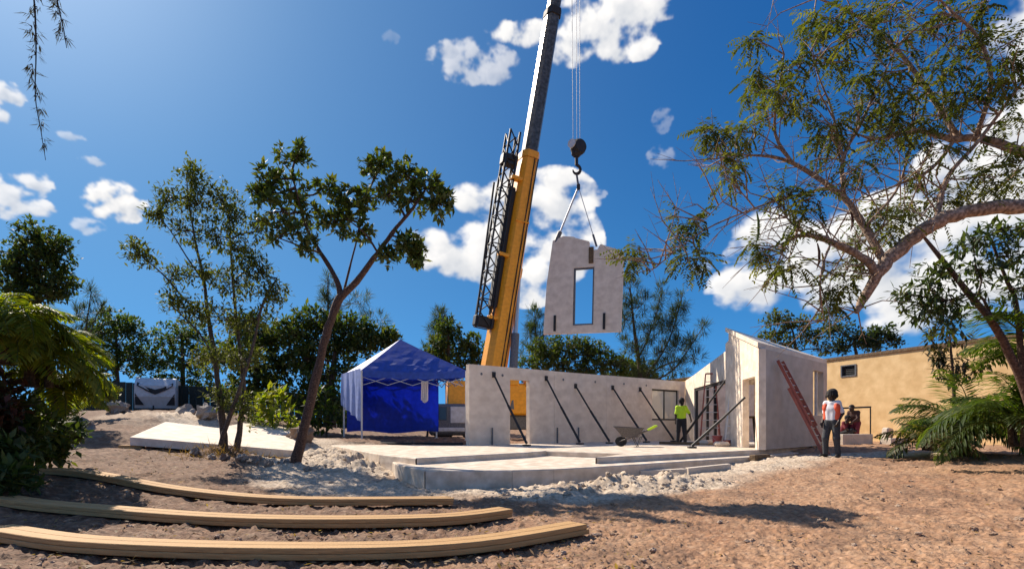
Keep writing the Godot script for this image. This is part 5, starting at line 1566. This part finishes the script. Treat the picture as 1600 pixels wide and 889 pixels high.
func make_objects() -> void:
	rng.seed = 9
	# timber: three bowed rows, each two boards high and two deep
	var rows := [
		["nearest", [[-5.35, -5.75], [-3.9, -5.2], [-1.97, -4.94], [-0.5, -5.15], [0.74, -6.1]], 0.052, 0.14],
		["middle", [[-7.05, -7.75], [-4.6, -6.95], [-2.6, -6.5], [-0.9, -6.6], [-0.08, -7.2]], 0.05, 0.14],
		["farthest", [[-8.5, -10.2], [-5.1, -8.9], [-3.1, -8.25], [-0.85, -8.3]], 0.048, 0.13]]
	for r in rows:
		for q in [[-0.5, 0, "lower back board"], [0.5, 0, "lower front board"], [-0.5, 1, "upper back board"], [0.5, 1, "upper front board"]]:
			single("timber_board", bent_board(r[1], q[0] * (r[3] + 0.006) + rng.randf_range(-0.006, 0.006), q[1] * (r[2] + 0.002), r[3], r[2]), M.wood, "%s of the %s row of bowed timber on the dirt" % [q[2], r[0]], "board", "long timber boards in the foreground")
	# precast panels laid on timber blocks at the left
	var a := spot(202, 683, 16.7)
	var b := spot(458, 704, 17.4)
	var c := spot(258, 659, 20.6)
	var e := b + (c - a) * 0.72
	var mb := MB.new()
	var dn := Vector3(0, -0.24, 0)
	mb.hexa([a + dn, b + dn, e + dn, c + dn, a, b, e, c])
	single("lying_panel", mb, M.panel, "large pale concrete panel lying tilted on blocks behind the thin tree", "concrete panel")
	mb = MB.new()
	var s0 := spot(330, 671, 20.9)
	var s1 := spot(436, 681, 21.2)
	mb.hexa([s0 + dn * 0.6, s1 + dn * 0.6, s1 + dn * 0.6 + Vector3(0.2, 0.25, -2.0), s0 + dn * 0.6 + Vector3(0.2, 0.25, -2.0), s0, s1, s1 + Vector3(0.2, 0.25, -2.0), s0 + Vector3(0.2, 0.25, -2.0)])
	single("lying_panel", mb, M.panel, "smaller pale concrete panel lying behind the large tilted one", "concrete panel")
	for q in [[205, 704, 16.9, "short timber block under the left corner of the lying panel"], [452, 724, 17.3, "short timber block under the right corner of the lying panel"]]:
		mb = MB.new()
		var p := spot(q[0], q[1], q[2])
		var top: float = (a.y if q[0] < 300 else b.y) - 0.245
		var g := ground(p.x, p.z) - 0.05
		mb.bevel(Transform3D(Basis(Vector3.UP, 0.3), Vector3(p.x, (top + g) * 0.5, p.z)), Vector3(0.6, maxf(top - g, 0.1), 0.35), 0.01)
		single("timber_block", mb, M.wood, q[3], "timber block")
	# trailer
	var tp := spot(242, 640, 36.0)
	var tg := ground(tp.x, tp.z)
	var tr := thing("travel_trailer", "white travel trailer with dark chevron graphics parked at the back", "trailer", Vector3(tp.x, tg, tp.z))
	var tx := Transform3D(Basis(Vector3.UP, 0.47), Vector3(tp.x, tg, tp.z))
	mb = MB.new()
	var prof := [[0.55, 0.0], [1.3, 0.28], [2.0, 0.2], [2.45, -0.35], [2.55, -0.8]]
	for k in prof.size() - 1:
		mb.face([tx * Vector3(-1.12, prof[k][0], prof[k][1]), tx * Vector3(1.12, prof[k][0], prof[k][1]), tx * Vector3(1.12, prof[k + 1][0], prof[k + 1][1]), tx * Vector3(-1.12, prof[k + 1][0], prof[k + 1][1])], tx * Vector3(0, 1.5, -3))
	mb.face([tx * Vector3(-1.12, 2.55, -0.8), tx * Vector3(1.12, 2.55, -0.8), tx * Vector3(1.12, 2.55, -6), tx * Vector3(-1.12, 2.55, -6)], tx * Vector3(0, 1.5, -3))
	for s in [-1.12, 1.12]:
		var ring := []
		for p in prof: ring.append(tx * Vector3(s, p[0], p[1]))
		ring.append(tx * Vector3(s, 2.55, -6)); ring.append(tx * Vector3(s, 0.55, -6))
		mb.face(ring, tx * Vector3(0, 1.5, -3))
	mb.face([tx * Vector3(-1.12, 0.55, -6), tx * Vector3(1.12, 0.55, -6), tx * Vector3(1.12, 2.55, -6), tx * Vector3(-1.12, 2.55, -6)], tx * Vector3(0, 1.5, -3))
	mb.face([tx * Vector3(-1.12, 0.55, -6), tx * Vector3(1.12, 0.55, -6), tx * Vector3(1.12, 0.55, 0), tx * Vector3(-1.12, 0.55, 0)], tx * Vector3(0, 1.5, -3))
	var tb := part("body", mb, M.white_paint, tr)
	var gz := func(y: float) -> float:
		for k in prof.size() - 1:
			if y <= prof[k + 1][0]: return lerpf(prof[k][1], prof[k + 1][1], (y - prof[k][0]) / (prof[k + 1][0] - prof[k][0])) + 0.07
		return 0.0
	mb = MB.new()
	for s in [-1.0, 1.0]:
		for poly in [[[0.0, 1.42], [0.0, 1.74], [0.45, 1.88], [0.98, 2.22], [0.98, 1.98], [0.5, 1.66]], [[0.6, 0.75], [1.08, 1.5], [1.08, 0.75]]]:
			var ring := []
			for p in poly: ring.append(tx * Vector3(p[0] * s, p[1], gz.call(p[1])))
			mb.face(ring, tx * Vector3(0, 1.5, -3))
	part("chevron_graphic", mb, M.dark, tb)
	mb = MB.new()
	mb.bar(tx * Vector3(-0.9, 0.5, 0), tx * Vector3(0, 0.45, 1.2), 0.1, 0.1); mb.bar(tx * Vector3(0.9, 0.5, 0), tx * Vector3(0, 0.45, 1.2), 0.1, 0.1)
	mb.tube([tx * Vector3(0, 0.7, 1.1), tx * Vector3(0, 0.0, 1.1)], [0.05], 8)
	part("tow_bar", mb, M.dark, tr)
	for s in [-1.0, 1.0]:
		mb = MB.new()
		mb.lathe([[0.0, -0.1], [0.34, -0.1], [0.36, -0.06], [0.36, 0.06], [0.34, 0.1], [0.0, 0.1]], tx * Vector3(0.95 * s, 0.36, -3.4), tx.basis.x, 18)
		part("wheel", mb, M.rubber, tr)
	# dark fence at the back left
	var fence := thing("board_fence", "dark green-black board fence along the back left of the lot", "fence", spot(220, 640, 38.5))
	for k in 44:
		var p := spot(80 + k * 11, 640, 38.5)
		var g := ground(p.x, p.z)
		mb = MB.new()
		mb.bevel(Transform3D(Basis(Vector3.UP, rng.randf_range(-0.04, 0.04)), Vector3(p.x, g + 1.1, p.z)), Vector3(0.46, 2.2 + rng.randf_range(-0.04, 0.04), 0.05), 0.01)
		part("plank", mb, M.fence, fence)
	# extension ladder on the front wall
	var fu := Vector3(0.714, 0, -0.700)
	var fn := Vector3(0.700, 0, 0.714)
	var lt := Vector3(7.3, 3.05, -16.14) + fu * 0.95 + fn * 0.06
	var lbp := Vector3(7.3, 0, -16.14) + fu * 0.98 + fn * 1.35
	lbp.y = ground(lbp.x, lbp.z)
	var ladder := thing("extension_ladder", "red extension ladder leaning on the shaded corner wall", "ladder", lbp)
	var ld := (lt - lbp).normalized()
	var lo := ld.cross(fu).normalized()
	if lo.dot(fn) < 0: lo = -lo
	for q in [[0.23, 0.0, 0.72, 0.0], [0.19, 0.3, 1.02, 0.07]]:
		for s in [-1.0, 1.0]:
			mb = MB.new()
			mb.bar(lbp.lerp(lt, q[1]) + fu * q[0] * s + lo * q[3], lbp.lerp(lt, q[2]) + fu * q[0] * s + lo * q[3], 0.035, 0.085, fu)
			part("rail", mb, M.ladder_red, ladder)
		for k in 9:
			var f := lerpf(q[1] + 0.05, q[2] - 0.04, k / 8.0)
			mb = MB.new()
			mb.tube([lbp.lerp(lt, f) - fu * (q[0] - 0.018) + lo * q[3], lbp.lerp(lt, f) + fu * (q[0] - 0.018) + lo * q[3]], [0.018], 7)
			part("rung", mb, M.alu, ladder)
	# two step ladders
	for q in [[1110, 22.3, 2.75, M.ladder_red, "red and silver step ladder standing open before the wide opening", 0.9], [1150, 19.4, 2.05, M.alu, "plain aluminium step ladder beside the gable wall", 0.75]]:
		var p := spot(q[0], 688, q[1])
		p.y = DECK
		var sl := thing("step_ladder", q[4], "ladder", p)
		var hgt: float = q[2]
		var sp: float = q[5]
		var ux := Vector3(0.95, 0, 0.3).normalized()
		var uz := Vector3(-0.3, 0, 0.95).normalized()
		for z in [-1.0, 1.0]:
			for s in [-1.0, 1.0]:
				mb = MB.new()
				mb.bar(p + ux * 0.38 * s + uz * sp * 0.5 * z, p + ux * 0.17 * s + Vector3(0, hgt, 0) + uz * 0.05 * z, 0.045, 0.08, ux)
				part("rail", mb, q[3], sl)
		for k in 8:
			var f := (k + 1) / 9.0
			mb = MB.new()
			mb.bar(p + uz * lerpf(sp * 0.5, 0.05, f) + Vector3(0, hgt * f, 0) - ux * lerpf(0.37, 0.16, f), p + uz * lerpf(sp * 0.5, 0.05, f) + Vector3(0, hgt * f, 0) + ux * lerpf(0.37, 0.16, f), 0.09, 0.025, uz)
			part("step", mb, M.alu, sl)
		mb = MB.new()
		mb.bevel(Transform3D(Basis(ux, Vector3.UP, uz), p + Vector3(0, hgt + 0.02, 0)), Vector3(0.36, 0.05, 0.2), 0.01)
		part("top_cap", mb, q[3], sl)
	# buckets and bagged mix on the slab
	for q in [[1121, 19.8, 0.17, 0.34, M.plastic_red, "red plastic bucket standing below the step ladder"], [1136, 19.2, 0.13, 0.2, M.plastic_red, "low reddish pail beside the gable brace"]]:
		var p := spot(q[0], 690, q[1])
		p.y = DECK
		var bk := thing("bucket", q[5], "bucket", p)
		mb = MB.new()
		mb.lathe([[0.0, 0.0], [q[2] * 0.8, 0.0], [q[2], q[3]], [q[2] * 1.06, q[3]], [q[2] * 1.06, q[3] - 0.03], [q[2] * 1.0, q[3] - 0.03]], p, Vector3.UP, 20)
		mb.lathe([[q[2] * 0.97, q[3] - 0.001], [q[2] * 0.78, 0.02], [0.0, 0.02]], p, Vector3.UP, 20)
		part("pail", mb, q[4], bk)
		mb = MB.new()
		var hp := []
		for k in 9:
			var an := PI * k / 8.0
			hp.append(p + Vector3(cos(an) * q[2] * 1.05, q[3] - 0.02 - sin(an) * q[3] * 0.45, sin(an) * q[2] * 0.7 + 0.02))
		mb.tube(hp, [0.006], 5)
		part("handle", mb, M.steel, bk)
	for q in [[1104, 20.4, "pale cement bag lying flat beside the red bucket"], [1128, 18.7, "pale cement bag lying in front of the low pail"]]:
		mb = MB.new()
		var p := spot(q[0], 694, q[1])
		p.y = DECK + 0.08
		mb.bevel(Transform3D(Basis(Vector3.UP, rng.randf() * 2.0), p), Vector3(0.62, 0.17, 0.4), 0.065)
		single("cement_bag", mb, M.concrete, q[2], "bag")
	# timber lying on the slab behind the worker
	mb = MB.new()
	mb.bar(spot(1032, 692, 21.0) * Vector3(1, 0, 1) + Vector3(0, DECK + 0.05, 0), spot(1092, 694, 20.0) * Vector3(1, 0, 1) + Vector3(0, DECK + 0.05, 0), 0.16, 0.1)
	single("timber_offcut", mb, M.coping, "dark timber lying on the slab at the worker's feet", "timber")
	# wheelbarrow
	var wp := spot(985, 694, 18.6)
	wp.y = DECK
	var wb := thing("wheelbarrow", "grey wheelbarrow with lime green handles parked on the slab", "wheelbarrow", wp)
	var wt := Transform3D(Basis(Vector3.UP, deg_to_rad(160)).scaled(Vector3.ONE * 0.85), wp)
	mb = MB.new()
	var lowr := [Vector3(-0.3, 0.36, -0.22), Vector3(0.25, 0.36, -0.22), Vector3(0.25, 0.36, 0.22), Vector3(-0.3, 0.36, 0.22)]
	var topr := [Vector3(-0.48, 0.72, -0.36), Vector3(0.58, 0.78, -0.36), Vector3(0.58, 0.78, 0.36), Vector3(-0.48, 0.72, 0.36)]
	for k in 4:
		mb.quad(wt * lowr[k], wt * lowr[(k + 1) % 4], wt * topr[(k + 1) % 4], wt * topr[k])
		mb.bar(wt * topr[k], wt * topr[(k + 1) % 4], 0.03, 0.03)
	mb.quad(wt * lowr[0], wt * lowr[1], wt * lowr[2], wt * lowr[3])
	part("tray", mb, M.barrow, wb)
	for s in [-1.0, 1.0]:
		mb = MB.new()
		mb.tube([wt * Vector3(0.42, 0.2, 0.06 * s), wt * Vector3(0.0, 0.34, 0.2 * s), wt * Vector3(-0.7, 0.66, 0.3 * s)], [0.022], 8)
		var hd := part("shaft", mb, M.barrow, wb)
		mb = MB.new()
		mb.tube([wt * Vector3(-0.7, 0.66, 0.3 * s), wt * Vector3(-1.0, 0.82, 0.32 * s)], [0.03], 8)
		part("grip", mb, M.hivis, hd)
		mb = MB.new()
		mb.tube([wt * Vector3(-0.12, 0.35, 0.2 * s), wt * Vector3(-0.28, 0.0, 0.22 * s), wt * Vector3(-0.42, 0.4, 0.24 * s)], [0.018], 7)
		part("leg", mb, M.barrow, wb)
	mb = MB.new()
	mb.lathe([[0.0, -0.04], [0.1, -0.05], [0.12, -0.03], [0.19, -0.045], [0.2, 0.0], [0.19, 0.045], [0.12, 0.03], [0.1, 0.05], [0.0, 0.04]], wt * Vector3(0.36, 0.2, 0), wt.basis.z, 20)
	part("wheel", mb, M.rubber, wb)
	# concrete posts, dark offcut and hose in front of and behind the slab
	for q in [[998, 744, 1070, 740, 12.2, 12.6, "left one of two pale concrete posts lying before the footing"], [1074, 740, 1140, 742, 12.65, 12.7, "right one of two pale concrete posts lying before the footing"]]:
		mb = MB.new()
		var p := spot(q[0], q[1], q[4])
		var r := spot(q[2], q[3], q[5])
		p.y = ground(p.x, p.z) + 0.08; r.y = ground(r.x, r.z) + 0.07
		mb.bar(p, r, 0.18, 0.17)
		single("concrete_post", mb, M.concrete, q[6], "concrete post", "posts lying before the footing")
	mb = MB.new()
	var dk := spot(1188, 718, 14.9)
	dk.y = ground(dk.x, dk.z) + 0.08
	mb.bevel(Transform3D(Basis(Vector3.UP, 0.5), dk), Vector3(0.62, 0.16, 0.2), 0.02)
	single("timber_offcut", mb, M.coping, "short dark timber offcut lying below the corner wall", "timber")
	mb = MB.new()
	var hs := []
	for k in 16:
		var f := k / 15.0
		var p := Vector3(lerpf(-6.3, -1.75, f), DECK + 0.045, lerpf(-20.7, -19.85, f))
		p += Vector3(0, 0, 0.18 * sin(k * 1.1))
		hs.append(p)
	mb.tube(hs, [0.045], 8)
	single("black_hose", mb, M.rubber, "black hose lying along the back edge of the slab", "hose")
	# rocks on the mound and along the slab
	var kinds := []
	for k in 5: kinds.append(rock_mesh(100 + k, 0.55).mesh())
	var mats := []
	for cc in [Color(0.36, 0.29, 0.23), Color(0.27, 0.19, 0.14), Color(0.46, 0.4, 0.34)]:
		var m: StandardMaterial3D = M.rock.duplicate()
		m.albedo_color = cc.linear_to_srgb()
		mats.append(m)
	var put := func(p: Vector3, s: float, kind: int, label: String, group: String) -> void:
		var r := MeshInstance3D.new()
		r.name = numbered("rock")
		r.mesh = kinds[kind % 5]
		r.material_override = mats[kind % 3]
		add_child(r)
		r.transform = Transform3D(Basis.from_euler(Vector3(rng.randf() * 0.5, rng.randf() * TAU, rng.randf() * 0.5)).scaled(Vector3.ONE * s), p + Vector3(0, s * 0.4, 0))
		metas(r, label, "rock", group)
	for q in [[378, 728, 14.6, 0.17, "largest brown stone on the mound, between the thin trunks and leaning tree"], [396, 732, 14.4, 0.15, "rounded brown stone right beside the largest mound stone"], [420, 742, 13.9, 0.12, "small brown stone on the near slope of the mound before the leaning tree"], [442, 736, 14.2, 0.16, "brown stone at the foot of the leaning trunk"], [350, 738, 14.6, 0.14, "brown stone on the near mound slope below the thin trunks"], [330, 726, 15.2, 0.12, "small stone just left of the thin trunks"], [304, 722, 15.6, 0.13, "outermost left stone of the mound, in the dry grass"], [405, 722, 14.9, 0.11, "smallest stone high on the mound between both trees"], [480, 748, 13.2, 0.1, "small stone lying alone in front of the leaning trunk"], [362, 744, 14.0, 0.11, "stone lowest on the mound, nearest the farthest timber row"]]:
		var p := spot(q[0], q[1], q[2])
		put.call(on_ground(p.x, p.z), q[3], rng.randi() % 15, q[4], "stones on the tree mound")
	for q in [[470, 690, 20.0, 0.5, "grey boulder behind the leaning trunk"], [322, 656, 24.0, 0.45, "brown boulder behind the lying panel, nearest the thin tree"], [185, 640, 27.0, 0.5, "boulder in the spoil heap left of the trailer"], [130, 655, 20.0, 0.35, "pale stone at the edge of the left bank"], [290, 650, 26.0, 0.5, "earth-coloured boulder in front of the trailer"]]:
		var p := spot(q[0], q[1], q[2])
		put.call(on_ground(p.x, p.z), q[3], rng.randi() % 15, q[4], "")
	# loose stones and clods: far too many to count
	var st := MultiMesh.new()
	st.transform_format = MultiMesh.TRANSFORM_3D
	st.use_colors = true
	st.mesh = kinds[1]
	var list := []
	for k in 5200:
		var ang := rng.randf_range(-0.82, 0.82)
		var dd := 3.6 * pow(5.2, rng.randf())
		var x := tan(ang) * dd
		var z := -dd
		var inside := Geometry2D.is_point_in_polygon(Vector2(x, z), PackedVector2Array([Vector2(-1.6, -10.4), Vector2(0.8, -10.7), Vector2(2.8, -12.1), Vector2(7.3, -15.6), Vector2(11.7, -20), Vector2(12, -30), Vector2(-8, -22)]))
		if inside: continue
		if n_mid.get_noise_2d(x * 0.8, z * 0.8) + rng.randf_range(-0.2, 0.2) < 0.02: continue
		var s := 0.006 + 0.036 * pow(rng.randf(), 4.5)
		var pa := pale(x, z)
		if pa > 0.5 and rng.randf() < 0.5: s *= 1.9
		var cc := Color(0.42, 0.26, 0.16).lerp(Color(0.62, 0.48, 0.36), rng.randf())
		if pa > 0.4: cc = Color(0.66, 0.55, 0.43).lerp(Color(0.56, 0.45, 0.34), rng.randf())
		list.append([Transform3D(Basis.from_euler(Vector3(rng.randf() * 3, rng.randf() * TAU, 0)).scaled(Vector3(s, s * 0.8, s)), on_ground(x, z, s * 0.3)), cc])
	for h in HEAPS:
		if h[4] < 0.9: continue
		for k in 110:
			var rr: float = h[3] * 1.5 * sqrt(rng.randf())
			var an := rng.randf() * TAU
			var x: float = h[0] + cos(an) * rr
			var z: float = h[1] + sin(an) * rr
			var s := 0.014 + 0.06 * pow(rng.randf(), 3.5)
			list.append([Transform3D(Basis.from_euler(Vector3(rng.randf() * 3, rng.randf() * TAU, 0)).scaled(Vector3(s, s * 0.8, s)), on_ground(x, z, s * 0.3)), Color(0.68, 0.56, 0.43).lerp(Color(0.56, 0.45, 0.34), rng.randf())])
	st.instance_count = list.size()
	for k in list.size():
		st.set_instance_transform(k, list[k][0]); st.set_instance_color(k, list[k][1])
	var si := MultiMeshInstance3D.new()
	si.name = "gravel"
	si.multimesh = st
	si.material_override = M.rock
	add_child(si)
	metas(si, "loose stones and clods strewn over dirt and limestone sand", "gravel", "", "stuff")
	# fallen leaves and twigs, mostly under the trees at the left
	mb = MB.new()
	for k in 2600:
		var dd := 4.2 * pow(4.2, rng.randf())
		var x := dd * rng.randf_range(-0.95, 0.25) if rng.randf() < 0.8 else dd * rng.randf_range(-0.9, 0.9)
		var z := -dd
		if pale(x, z) > 0.6 or (x > -3.5 and z < -10.2): continue
		mb.col = Color(0.2, 0.12, 0.06).lerp(Color(0.42, 0.3, 0.16), rng.randf())
		var d := (any_dir() * Vector3(1, 0.25, 1)).normalized()
		mb.leaf(on_ground(x, z, 0.03), d, d.cross((Vector3.UP + any_dir() * 0.5).normalized()).normalized(), rng.randf_range(0.03, 0.1), rng.randf_range(0.008, 0.035))
	single("leaf_litter", mb, M.leaf, "dry fallen leaves and twig bits scattered over the dirt", "leaf litter", "", "stuff")
	# dry grass and roots on the mound
	mb = MB.new()
	for k in 420:
		var x := rng.randfn(-8.3, 0.7)
		var z := rng.randfn(-15.9, 0.5)
		mb.col = Color(0.14, 0.08, 0.045).lerp(Color(0.28, 0.18, 0.1), rng.randf())
		var d := (Vector3.UP * 0.8 + any_dir()).normalized()
		if d.y < 0.05: continue
		mb.leaf(on_ground(x, z), d, d.cross(any_dir()).normalized(), rng.randf_range(0.12, 0.45), 0.018)
	single("dry_grass", mb, M.leaf, "dry brown grass and roots on the mound below the thin tree", "grass", "", "stuff")

# ---------------------------------------------------------------- scene
func _ready() -> void:
	var cam := Camera3D.new()
	cam.name = "camera"
	cam.projection = Camera3D.PROJECTION_FRUSTUM
	cam.near = 0.1
	cam.far = 2000.0
	cam.size = 0.1 * 889.0 / F
	cam.frustum_offset = Vector2(0, 0.1 * (665.0 - 444.5) / F)
	add_child(cam)
	cam.position = Vector3(0, EYE, 0)
	cam.current = true
	var env := Environment.new()
	env.background_mode = Environment.BG_SKY
	var sky := Sky.new()
	var pan := PanoramaSkyMaterial.new()
	pan.panorama = ImageTexture.create_from_image(sky_image())
	pan.energy_multiplier = 1.0
	sky.sky_material = pan
	env.sky = sky
	env.tonemap_mode = Environment.TONE_MAPPER_LINEAR
	env.tonemap_exposure = 1.6
	env.sdfgi_enabled = true
	env.ssao_enabled = true
	env.ssil_enabled = true
	var we := WorldEnvironment.new()
	we.name = "world_environment"
	we.environment = env
	add_child(we)
	var sun := DirectionalLight3D.new()
	sun.name = "sun"
	sun.light_energy = 1.5
	sun.light_color = Color(1.0, 0.95, 0.88)
	sun.light_angular_distance = 0.5
	sun.shadow_enabled = true
	add_child(sun)
	sun.look_at_from_position(Vector3(-0.546, 0.629, -0.553) * 50.0, Vector3.ZERO)

	n_big.seed = 1; n_big.frequency = 0.25; n_big.fractal_octaves = 4
	n_mid.seed = 2; n_mid.frequency = 0.9; n_mid.fractal_octaves = 4
	n_fine.seed = 3; n_fine.frequency = 4.5; n_fine.fractal_octaves = 3
	make_materials()
	make_terrain()
	make_house()
	make_crane()
	make_tent()
	make_trees()
	make_people()
	make_objects()
